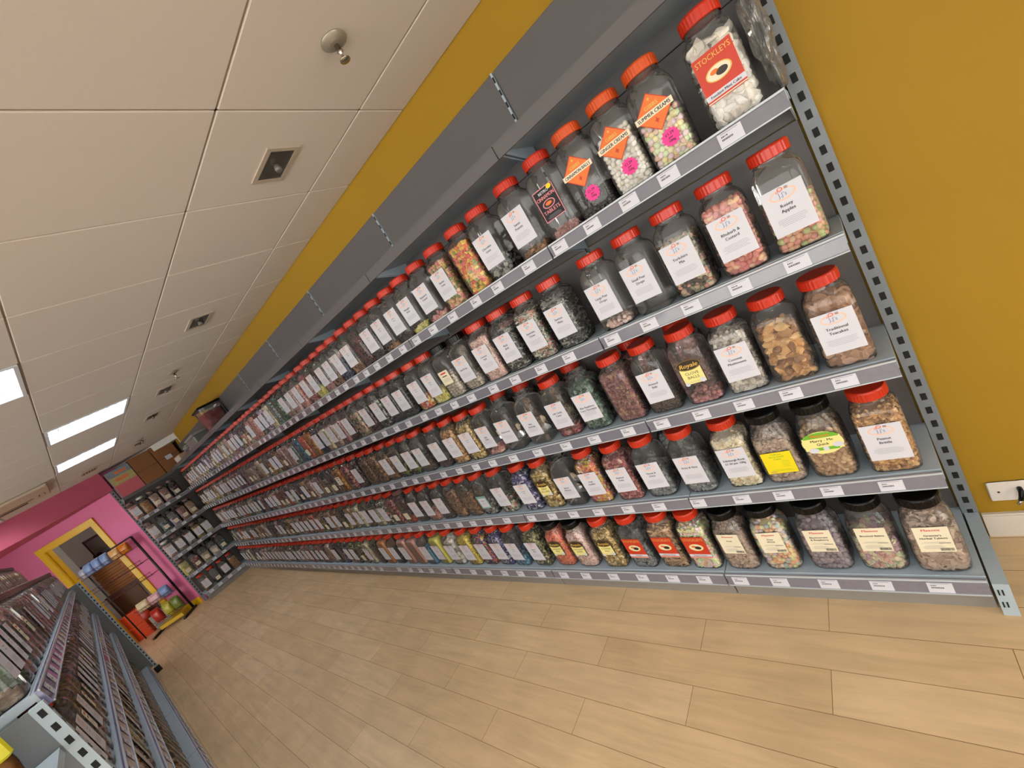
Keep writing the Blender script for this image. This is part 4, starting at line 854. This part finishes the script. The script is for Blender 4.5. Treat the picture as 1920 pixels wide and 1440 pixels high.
crumple('foil_bag', 'crumpled shiny clear bag on top of the shelving near the boxes', (7.45, 0.17, ztop), 0.13, 0.09, 0.06, clear_mat('crinkled_film', wrinkle=0.02), 3)
t = thing('carton', 'small white and peach carton lying on the top shelf near the corner', 'box', (8.25, 0.05, ztop), 0.1)
obj('carton_body', MB().bbox(-0.14, 0.14, 0, 0.2, 0, 0.1, 0.003).mesh('carton_body', mat('peach_carton', 'c9a58c', 0.6)), t)
obj('printed_panel', MB().box(-0.1, 0.1, 0.2, 0.2015, 0.02, 0.08).mesh('printed_panel', mat('white_panel', 'c8c4c0', 0.6)), t)
crumple('plastic_bag', 'crumpled clear plastic bag at the right end of the top jar shelf', (0.008, 0.13, SZ[1] + 0.001), 0.027, 0.095, 0.15, clear_mat('crinkled_bag', wrinkle=0.03, tint=(0.93, 0.92, 0.9), haze=0.13, ior=1.7), 5, smooth=True)

# ------------------------------------------------------------------ the aisle gondola on the left
GY = 2.27; GX0, GX1 = 1.85, 7.35; GW = (GX1 - GX0) / 5
GZ = [1.41, 1.05, 0.74, 0.16]; GR = ['top', 'second', 'third', 'bottom']
gj = {k: [] for k in range(4)}
PURP = mat('purple_price_rail', '68638a', 0.25, var=0.1, scale=60, coat=0.5)
gx_tick = {k: [] for k in range(4)}
SEG = 4.2
far_parts = []
for k in range(4):
    rr = random.Random(50 + k); x = GX0 + 0.10; n = 0
    while x < GX1 - 0.06:
        gj[k].append(x); x += 0.150 + rr.uniform(-0.004, 0.006)
GP = {0: [('chunk', 'tan', 'vlow', 'jjbold'), ('chunk', 'green', 'full', 'jjbold'), ('chunk', 'rhubarb', 'high', 'jjbold'), ('chunk', 'teal', 'high', 'jj'), ('chunk', 'palepink', 'high', 'cream'), ('chunk', 'pink', 'full', None), ('chunk', 'gummypink', 'mid', 'cream'), ('chunk', 'tan', 'full', None), ('chunk', 'amber', 'full', 'jj')],
      1: [('chunk', 'cream', 'high', 'jj'), ('chunk', 'almond', 'mid', 'jj'), ('chunk', 'tan', 'mid', 'cream'), ('chunk', 'rose', 'mid', 'jj'), ('chunk', 'almond', 'full', 'cream'), ('chunk', 'gummypink', 'full', 'cream'), ('chunk', 'lilac', 'full', 'jj'), ('chunk', 'palepink', 'full', 'jj')],
      2: [('chunk', 'tan', 'full', 'jj'), ('chunk', 'orange', 'full', None), ('chunk', 'almond', 'full', 'cream'), ('chunk', 'redpink', 'full', 'small'), ('chunk', 'amber', 'high', 'jj'), ('chunk', 'sugar', 'full', 'jj'), ('chunk', 'lemon', 'full', None), ('chunk', 'pastel', 'full', 'small')],
      3: [('chunk', 'brown', 'high', 'small'), ('chunk', 'almond', 'high', 'small'), ('chunk', 'amber', 'mid', None), ('chunk', 'brittle', 'high', 'small')]}
for k in range(4):
    rr = random.Random(90 + k); cnt = 0
    for n, x in enumerate(gj[k]):
        s, p, f, lk = GP[k][n % len(GP[k])] if k != 0 or n < 9 else rr.choice(GP[0][3:])
        sc_ = 1.0 if k < 2 else (0.86 if k == 2 else 1.0)
        ld = 'black' if (k == 3 or (k == 2 and n % 5 == 0)) else ('pink' if k == 0 and n > 4 else 'red')
        yy = 1.97 + 0.073 + (0.03 if k == 3 else 0)
        if x < 4.3:
            jar((x, yy, GZ[k] + 0.0005), PI + rr.uniform(-0.04, 0.04), s, p, f, lk, '', ld, 'jar of %s %s, %s from near end on the aisle gondola\'s %s shelf' % (CW[p], SW[s], ordinal(n + 1), GR[k]), 'jars on the aisle gondola', 'round' if ld == 'black' else 'square', False, sc_)
        else: far_parts.append((x, yy, GZ[k] + 0.0005, s, p, f, lk, ld, sc_))
        gx_tick[k].append(x)
for b in range(5):
    xr = GX0 + (b + 1) * GW
    tk = {k: [xr - x for x in gx_tick[k] if xr - GW + 0.03 < x < xr - 0.03] for k in range(4)}
    bay('grey gondola shelving bay, %s from the near end of the left aisle' % ordinal(b + 1), (xr, GY, 0), PI, GW, GZ, 1.40, 'gondola bays in the middle of the shop', tickets=tk, du=0.30, db=0.32, panels=3, rmat=PURP)
# the far half of the gondola's jars, too small and crowded to tell apart: one object
def join_far(parts):
    V = []; F = []; Mi = []; mats = []; off = 0; rn = []
    def midx(m):
        if m not in mats: mats.append(m)
        return mats.index(m)
    for (x, y, z, s, p, f, lk, ld, sc_) in parts:
        M = Matrix.Translation((x, y, z)) @ Matrix.Rotation(PI, 4, 'Z') @ Matrix.Scale(sc_, 4)
        kind = 'round' if ld == 'black' else 'square'
        items = [(content('chunk' if s == 'chunk' else s, f, kind), [sweets_mat(p, PAL[p])]), (JB[kind], None), (cached(('lid', kind, ld), lambda: lid_mesh(kind, LIDM[ld])), None)]
        if lk: items.append((cached(('lab', lk, ''), lambda: label_mesh(lk, '')), None))
        for me, mm in items:
            n = len(me.vertices); co = np.empty(n * 3, np.float32); me.vertices.foreach_get('co', co); co = co.reshape(-1, 3)
            Mn = np.array(M); co = co @ Mn[:3, :3].T + Mn[:3, 3]; V.append(co)
            if 'rnd' in me.attributes: a = np.empty(n, np.float32); me.attributes['rnd'].data.foreach_get('value', a)
            else: a = np.zeros(n, np.float32)
            rn.append(a)
            mi = [midx(m) for m in (mm or list(me.materials))]
            for po in me.polygons: F.append(tuple(v + off for v in po.vertices)); Mi.append(mi[po.material_index])
            off += n
    me = bpy.data.meshes.new('distant_jars'); me.from_pydata(np.vstack(V).tolist(), [], F)
    for m in mats: me.materials.append(m)
    me.polygons.foreach_set('material_index', Mi); a = me.attributes.new('rnd', 'FLOAT', 'POINT'); a.data.foreach_set('value', np.concatenate(rn)); me.update(); return me
o = obj('distant_sweet_jars', join_far(far_parts)); o['kind'] = 'stuff'; tag(o, 'crowd of sweet jars on the far half of the aisle gondola', 'sweet jars')

# upper tier with its own shelf, strip and jars
t = thing('gondola_top_shelf', 'dark-edged upper shelf raised above the gondola, lilac price strip on its front', 'shelf', (0, 0, 0))
mb = MB(); pts = []
X_E = 7.2
for i in range(9):
    a = -PI / 2 + PI / 2 * i / 8; pts.append((X_E - 0.22 + 0.22 * math.cos(a), 2.115 + 0.22 + 0.22 * math.sin(a)))
pts = [(GX0 + 0.3, 2.115)] + pts + [(X_E, 2.5), (GX0 + 0.3, 2.5)]
mb.loft([[(x, y, 1.590) for x, y in pts], [(x, y, 1.648) for x, y in pts]], 0)
obj('board', mb.mesh('board', mat('black_board_edge', '1c1a1c', 0.4)), t)
obj('price_strip', MB().box(GX0 + 0.3, 6.4, 2.107, 2.113, 1.618, 1.655).mesh('price_strip', mat('lilac_strip', 'd0b8e0', 0.35, var=0.35, scale=24)), t)
mb = MB()
for x in (2.4, 3.5, 4.6, 5.7, 6.8): mb.box(x - 0.015, x + 0.015, 2.27, 2.30, 1.38, 1.615)
obj('post', mb.mesh('post', GREY), t)
rr = random.Random(4)
for n in range(24):
    x = 3.55 + n * 0.145
    s, p = rr.choice([('chunk', 'sugar'), ('chunk', 'rose'), ('oval', 'palepink'), ('chunk', 'tan')])
    big = n == 0
    jar((x, 2.19, 1.6485), PI, s, p, 'high' if x > 4.7 else 'full', 'jjbold' if n < 3 else None, '', 'pink', 'jar of %s %s, %s from near end on the raised gondola shelf' % (CW[p], SW[s], ordinal(n + 1)), 'jars on the raised gondola shelf')

def endcap(x, y0, face, H, zs, label, bag=False):
    """one-metre end unit whose back panel closes the gondola end"""
    t = thing('gondola_end_unit', label, 'shelving', (x, y0, 0))
    obj('back_panel', MB().box(-0.006, 0.006, 0.03, 0.97, 0.10, H).mesh('back_panel', mat('slate_panel', '696c6e', 0.5)), t)
    for yy in (0.0, 0.97):
        mb = MB().box(-0.014, 0.014, yy, yy + 0.03, 0, H); z = 0.1
        while z < H - 0.02:
            mb.box(-0.0146, 0.0146, yy + 0.009, yy + 0.021, z, z + 0.022, 1); mb.box(-0.004, 0.006, yy - 0.0006, yy + 0.0306, z, z + 0.018, 1); z += 0.05
        obj('upright', mb.mesh('upright', [GREY, DARK]), t)
    for z in zs:
        s = obj('shelf', MB().box(0.012, 0.32, 0.035, 0.965, z - 0.022, z).mesh('shelf', GREY) if face > 0 else MB().box(-0.32, -0.012, 0.035, 0.965, z - 0.022, z).mesh('shelf', GREY), t)
        xx = 0.32 if face > 0 else -0.335
        obj('price_rail', MB().box(xx, xx + 0.012, 0.035, 0.965, z - 0.042, z).mesh('price_rail', RAIL), s)
    mb = MB().box(-0.02, 0.02, -0.012, 0.05, 0.0, 0.075)
    obj('foot', mb.mesh('foot', BLACK), t)
    return t
endcap(7.38, 1.88, 1, 1.44, (1.05, 0.7, 0.35, 0.14), 'slate grey end unit closing the far end of the aisle gondola')
endcap(1.815, 1.965, -1, 1.386, (1.262, 0.86, 0.5, 0.14), 'grey end unit at the near end of the gondola, bottom left corner')
# bag hanging in front of the near end unit
t = thing('snack_bag', 'yellow plastic bag of brown sweets on the near gondola end shelf', 'bag', (1.62, 2.10, 1.2625), 0.2)
v, f = ico(3); vv = v * np.array([0.035, 0.075, 0.085]); vv[:, 1] = np.sign(vv[:, 1]) * np.abs(vv[:, 1] / 0.075) ** 0.6 * 0.075; vv[:, 2] += 0.085
s = obj('sweets', MB().add(vv.tolist(), f.tolist(), 0, True).mesh('bag_sweets', mat('caramel_pieces', 'b9854c', 0.4, var=0.5, scale=60, bump=1.0)), t); s['kind'] = 'stuff'
obj('bag_wrap', MB().add((vv * np.array([1.04, 1.03, 1.02])).tolist(), f.tolist(), 0, True).mesh('bag_film', clear_mat('bag_film', tint=(0.95, 0.93, 0.8))), t)
obj('header_card', MB().bbox(-0.040, 0.040, -0.08, 0.08, 0.10, 0.22, 0.006).mesh('header_card', mat('yellow_green_card', 'c8c01c', 0.45, var=0.12, scale=14)), t)
obj('barcode_panel', MB().box(-0.0415, -0.0402, -0.035, 0.035, 0.12, 0.18).mesh('barcode_panel', mat('grey_panel', 'a8a49c', 0.5, var=0.1)), t)

# ------------------------------------------------------------------ wire display rack in front of the doorway
BLK = mat('black_powder_coat', '14100f', 0.35); WIRE = mat('dark_wire', '54242c', 0.4)
def S(u, v, z=0): return tuple(P0 + DOORDIR * u + Vector((0.8, -0.6, 0)) * v + Vector((0, 0, z)))
rs = math.atan2(DOORDIR.y, DOORDIR.x)       # local +x runs along the doorway wall, local +y faces the shop
t = thing('wire_display_rack', 'black metal wire display rack standing before the pink wall', 'display rack', S(0.11, -0.10), rs)
RW = 0.80
for x, nm in ((0.0, 0.017), (RW, 0.010)): obj('post', MB().tube([(x, 0, 0.03), (x, 0, 1.54)], nm, 10).mesh('post', BLK), t)
obj('top_bar', MB().tube([(0, 0, 1.54), (RW, 0, 1.54)], 0.011, 10).mesh('top_bar', BLK), t)
for x in (0.0, 0.5): obj('foot', MB().box(x - 0.018, x + 0.018, -0.06, 0.30, 0.0, 0.035).mesh('foot', BLK), t)
for z in (1.36, 1.10, 0.86, 0.44, 0.14):
    w_ = RW if z > 0.5 else 0.56; mb = MB()
    for yy in (0.0, 0.15): mb.tube([(0.01, yy, z), (w_, yy, z)], 0.004, 6)
    mb.tube([(0.01, 0.17, z + 0.06), (w_, 0.17, z + 0.06)], 0.004, 6)
    for k in range(int(w_ / 0.06)): x = 0.03 + k * 0.06; mb.tube([(x, 0, z), (x, 0.15, z), (x, 0.17, z + 0.06)], 0.0022, 5)
    obj('wire_basket', mb.mesh('wire_basket', WIRE), t)
obj('base_tray', MB().box(0.05, 0.42, 0.02, 0.19, 0.045, 0.10).mesh('base_tray', mat('yellow_tray', 'd8b020', 0.4)), t)
def packet(name, label, u, z, W, D, H, m, cat='packet', group=None):
    t = thing(name, label, cat, S(0.11 + u, -0.10 - 0.075, z), rs, group)
    n = 20; rings = []
    for zz, k in ((0, 0.15), (0.06, 0.7), (0.3, 1.0), (0.6, 1.0), (0.9, 0.7), (1.0, 0.12)):
        rings.append([(W / 2 * math.copysign(abs(math.cos(2 * PI * (i + .5) / n)) ** 0.5, math.cos(2 * PI * (i + .5) / n)), D / 2 * k * math.copysign(abs(math.sin(2 * PI * (i + .5) / n)) ** 0.6, math.sin(2 * PI * (i + .5) / n)), zz * H) for i in range(n)])
    obj('packet_body', MB().loft(rings, 0, True).mesh('packet_body', m), t)
    obj('seal', MB().box(-W / 2, W / 2, -0.003, 0.003, H * 0.985, H * 1.05).mesh('seal', m), t)
    return t
packet('sweet_packet', 'orange packet near the post in the top basket of the wire rack', 0.12, 1.366, 0.13, 0.09, 0.15, mat('orange_packet', 'd87c14', 0.3, var=0.3, scale=20))
packet('sweet_packet', 'peach and yellow packet beside the orange one on the rack', 0.27, 1.366, 0.14, 0.08, 0.15, mat('peach_packet', 'e8b070', 0.3, var=0.35, scale=25))
for k in range(3):
    packet('bottle_pack', 'blue and white multipack, %s from the right in the top basket' % ORD1[k + 1], 0.41 + k * 0.125, 1.366, 0.11, 0.11, 0.17, mat('blue_white_pack', '8aa4dc', 0.25, var=0.6, scale=18), 'packet', 'blue packs on the rack')
packet('sweet_packet', 'silver and white packet at the far left of the top basket', 0.76, 1.366, 0.08, 0.09, 0.14, mat('silver_packet', 'b8b8c8', 0.2, var=0.5, scale=25))
packet('sweet_packet', 'cream and pink packet at the left of the lower basket', 0.46, 0.446, 0.17, 0.1, 0.14, mat('cream_packet', 'e4d2a8', 0.35, var=0.3, scale=20))
packet('sweet_packet', 'pale pink packet in the middle of the lower basket', 0.27, 0.446, 0.17, 0.09, 0.14, mat('pink_packet', 'e0b0b8', 0.35, var=0.3, scale=20))
packet('sweet_packet', 'blue and white packet at the right of the lower basket', 0.10, 0.446, 0.14, 0.09, 0.16, mat('blue_packet', '7890c0', 0.35, var=0.4, scale=20))
packet('sweet_packet', 'red packet low on the wire rack', 0.40, 0.146, 0.13, 0.1, 0.22, mat('red_packet', 'b82c20', 0.3, var=0.4, scale=18))
packet('sweet_packet', 'yellow and green packet low on the wire rack', 0.22, 0.146, 0.12, 0.1, 0.21, mat('yellow_green_packet', 'b8b03c', 0.3, var=0.4, scale=18))
packet('sweet_packet', 'green and red packet low against the rack post', 0.08, 0.146, 0.12, 0.1, 0.22, mat('green_packet', '6c7c30', 0.3, var=0.5, scale=14))

# ------------------------------------------------------------------ stockroom seen through the doorway
t = thing('stock_rack', 'dark shelving rack in the stockroom behind the doorway', 'shelving', S(0, 0), rs - 0)
mb = MB()
DW = mat('dark_wood_rack', '3c281c', 0.6)
for u in (0.25, 1.0, 1.7): mb.box(u, u + 0.03, -1.75, -1.35, 0, 1.9)
obj('frame', mb.mesh('frame', DW), t)
for z in (0.35, 0.8, 1.25, 1.85): obj('shelf', MB().box(0.28, 1.7, -1.75, -1.35, z, z + 0.025).mesh('shelf', mat('rack_shelf', '5c5854', 0.5)), t)
cols = ['2a2c34', '7c8ca0', '3c3c40', 'a8a8ac', '24344c', '5c4434', 'b8b4a8', '1c1c20']
rr = random.Random(12); nb = 0
for zi, z in enumerate((0.375, 0.825, 1.275)):
    u = 0.33; nn = 0
    while u < 1.62:
        nn += 1
        w_ = rr.uniform(0.10, 0.17); h = rr.uniform(0.14, 0.3); c = rr.choice(cols)
        t2 = thing('stock_carton', 'small stock carton, %s from the right on the stockroom rack\'s %s shelf' % (ordinal(nn), ('low', 'middle', 'upper')[zi]), 'box', S(u, 1.37, z + 0.001), rs)
        obj('carton_body', MB().bbox(0, w_, -0.3, 0, 0, h, 0.004).mesh('carton_body', mat('stock_' + c, c, 0.45, var=0.4, scale=15)), t2)
        obj('printed_front', MB().box(0.01, w_ - 0.01, 0, 0.002, h * 0.35, h * 0.75).mesh('printed_front', mat('stockp_' + c, rr.choice(cols), 0.45, var=0.3, scale=25)), t2); u += w_ + 0.02
for k in range(5):
    t2 = thing('flat_cardboard_box', 'brown cardboard box, %s from the bottom of the stack inside the doorway' % ORD1[k + 1], 'box', S(1.02 + 0.01 * (k % 2), 0.50, 0.881 + k * 0.095), rs)
    obj('carton_body', MB().bbox(-0.2, 0.22, -0.25, 0.1, 0, 0.09, 0.003).mesh('carton_body', mat('stack_card', '9c6c3c', 0.8, var=0.12, scale=15)), t2)
    obj('tape', MB().box(-0.2, 0.22, 0.1, 0.1015, 0.038, 0.05).mesh('tape', CARD2), t2)
t2 = thing('wooden_cupboard', 'dark brown wooden cupboard inside the doorway under the stacked boxes', 'cupboard', S(1.02, 0.50), rs)
obj('carcass', MB().box(-0.22, 0.3, -0.4, 0.12, 0.0, 0.86).box(-0.23, 0.31, -0.41, 0.13, 0.86, 0.88).mesh('carcass', mat('brown_wood', '4a2c1a', 0.5, var=0.2, scale=8)), t2)
obj('door', MB().box(-0.21, 0.29, 0.12, 0.135, 0.02, 0.84).mesh('door', mat('brown_wood2', '5a3822', 0.5, var=0.2, scale=8)), t2)
for k, (u, z) in enumerate(((1.0, 0), (1.12, 0))):
    t2 = thing('orange_crate', 'bright orange crate by the left door jamb, %s' % ('lower one on the floor', 'upper one of the two stacked')[k], 'crate', S(0.78 + 0.27 * k, 0.05 + 0.03 * k - 0.0), rs, )
    t2.location = S(1.06, 0.235, 0.25 * k)
    obj('crate_body', MB().box(-0.13, 0.13, -0.1, 0.1, 0, 0.02).box(-0.13, 0.13, 0.09, 0.1, 0.02, 0.24).box(-0.13, 0.13, -0.1, -0.09, 0.02, 0.24).box(-0.13, -0.12, -0.1, 0.1, 0.02, 0.24).box(0.12, 0.13, -0.1, 0.1, 0.02, 0.24).mesh('crate_body', mat('orange_crate_plastic', 'e0481c', 0.35)), t2)
    obj('rim', MB().box(-0.14, 0.14, 0.1, 0.112, 0.22, 0.245).mesh('rim', mat('orange_rim', 'e85c28', 0.35)), t2)
t2 = thing('white_storage_unit', 'pale grey low unit on the floor just inside the doorway', 'cabinet', S(0.72, 0.26), rs)
obj('carcass', MB().bbox(-0.12, 0.18, -0.3, 0.1, 0, 0.24, 0.006).mesh('carcass', mat('pale_unit', 'a8a49c', 0.5)), t2)
obj('drawer', MB().box(-0.10, 0.16, 0.1, 0.108, 0.05, 0.2).mesh('drawer', mat('pale_drawer', 'b4b0a8', 0.5)), t2)
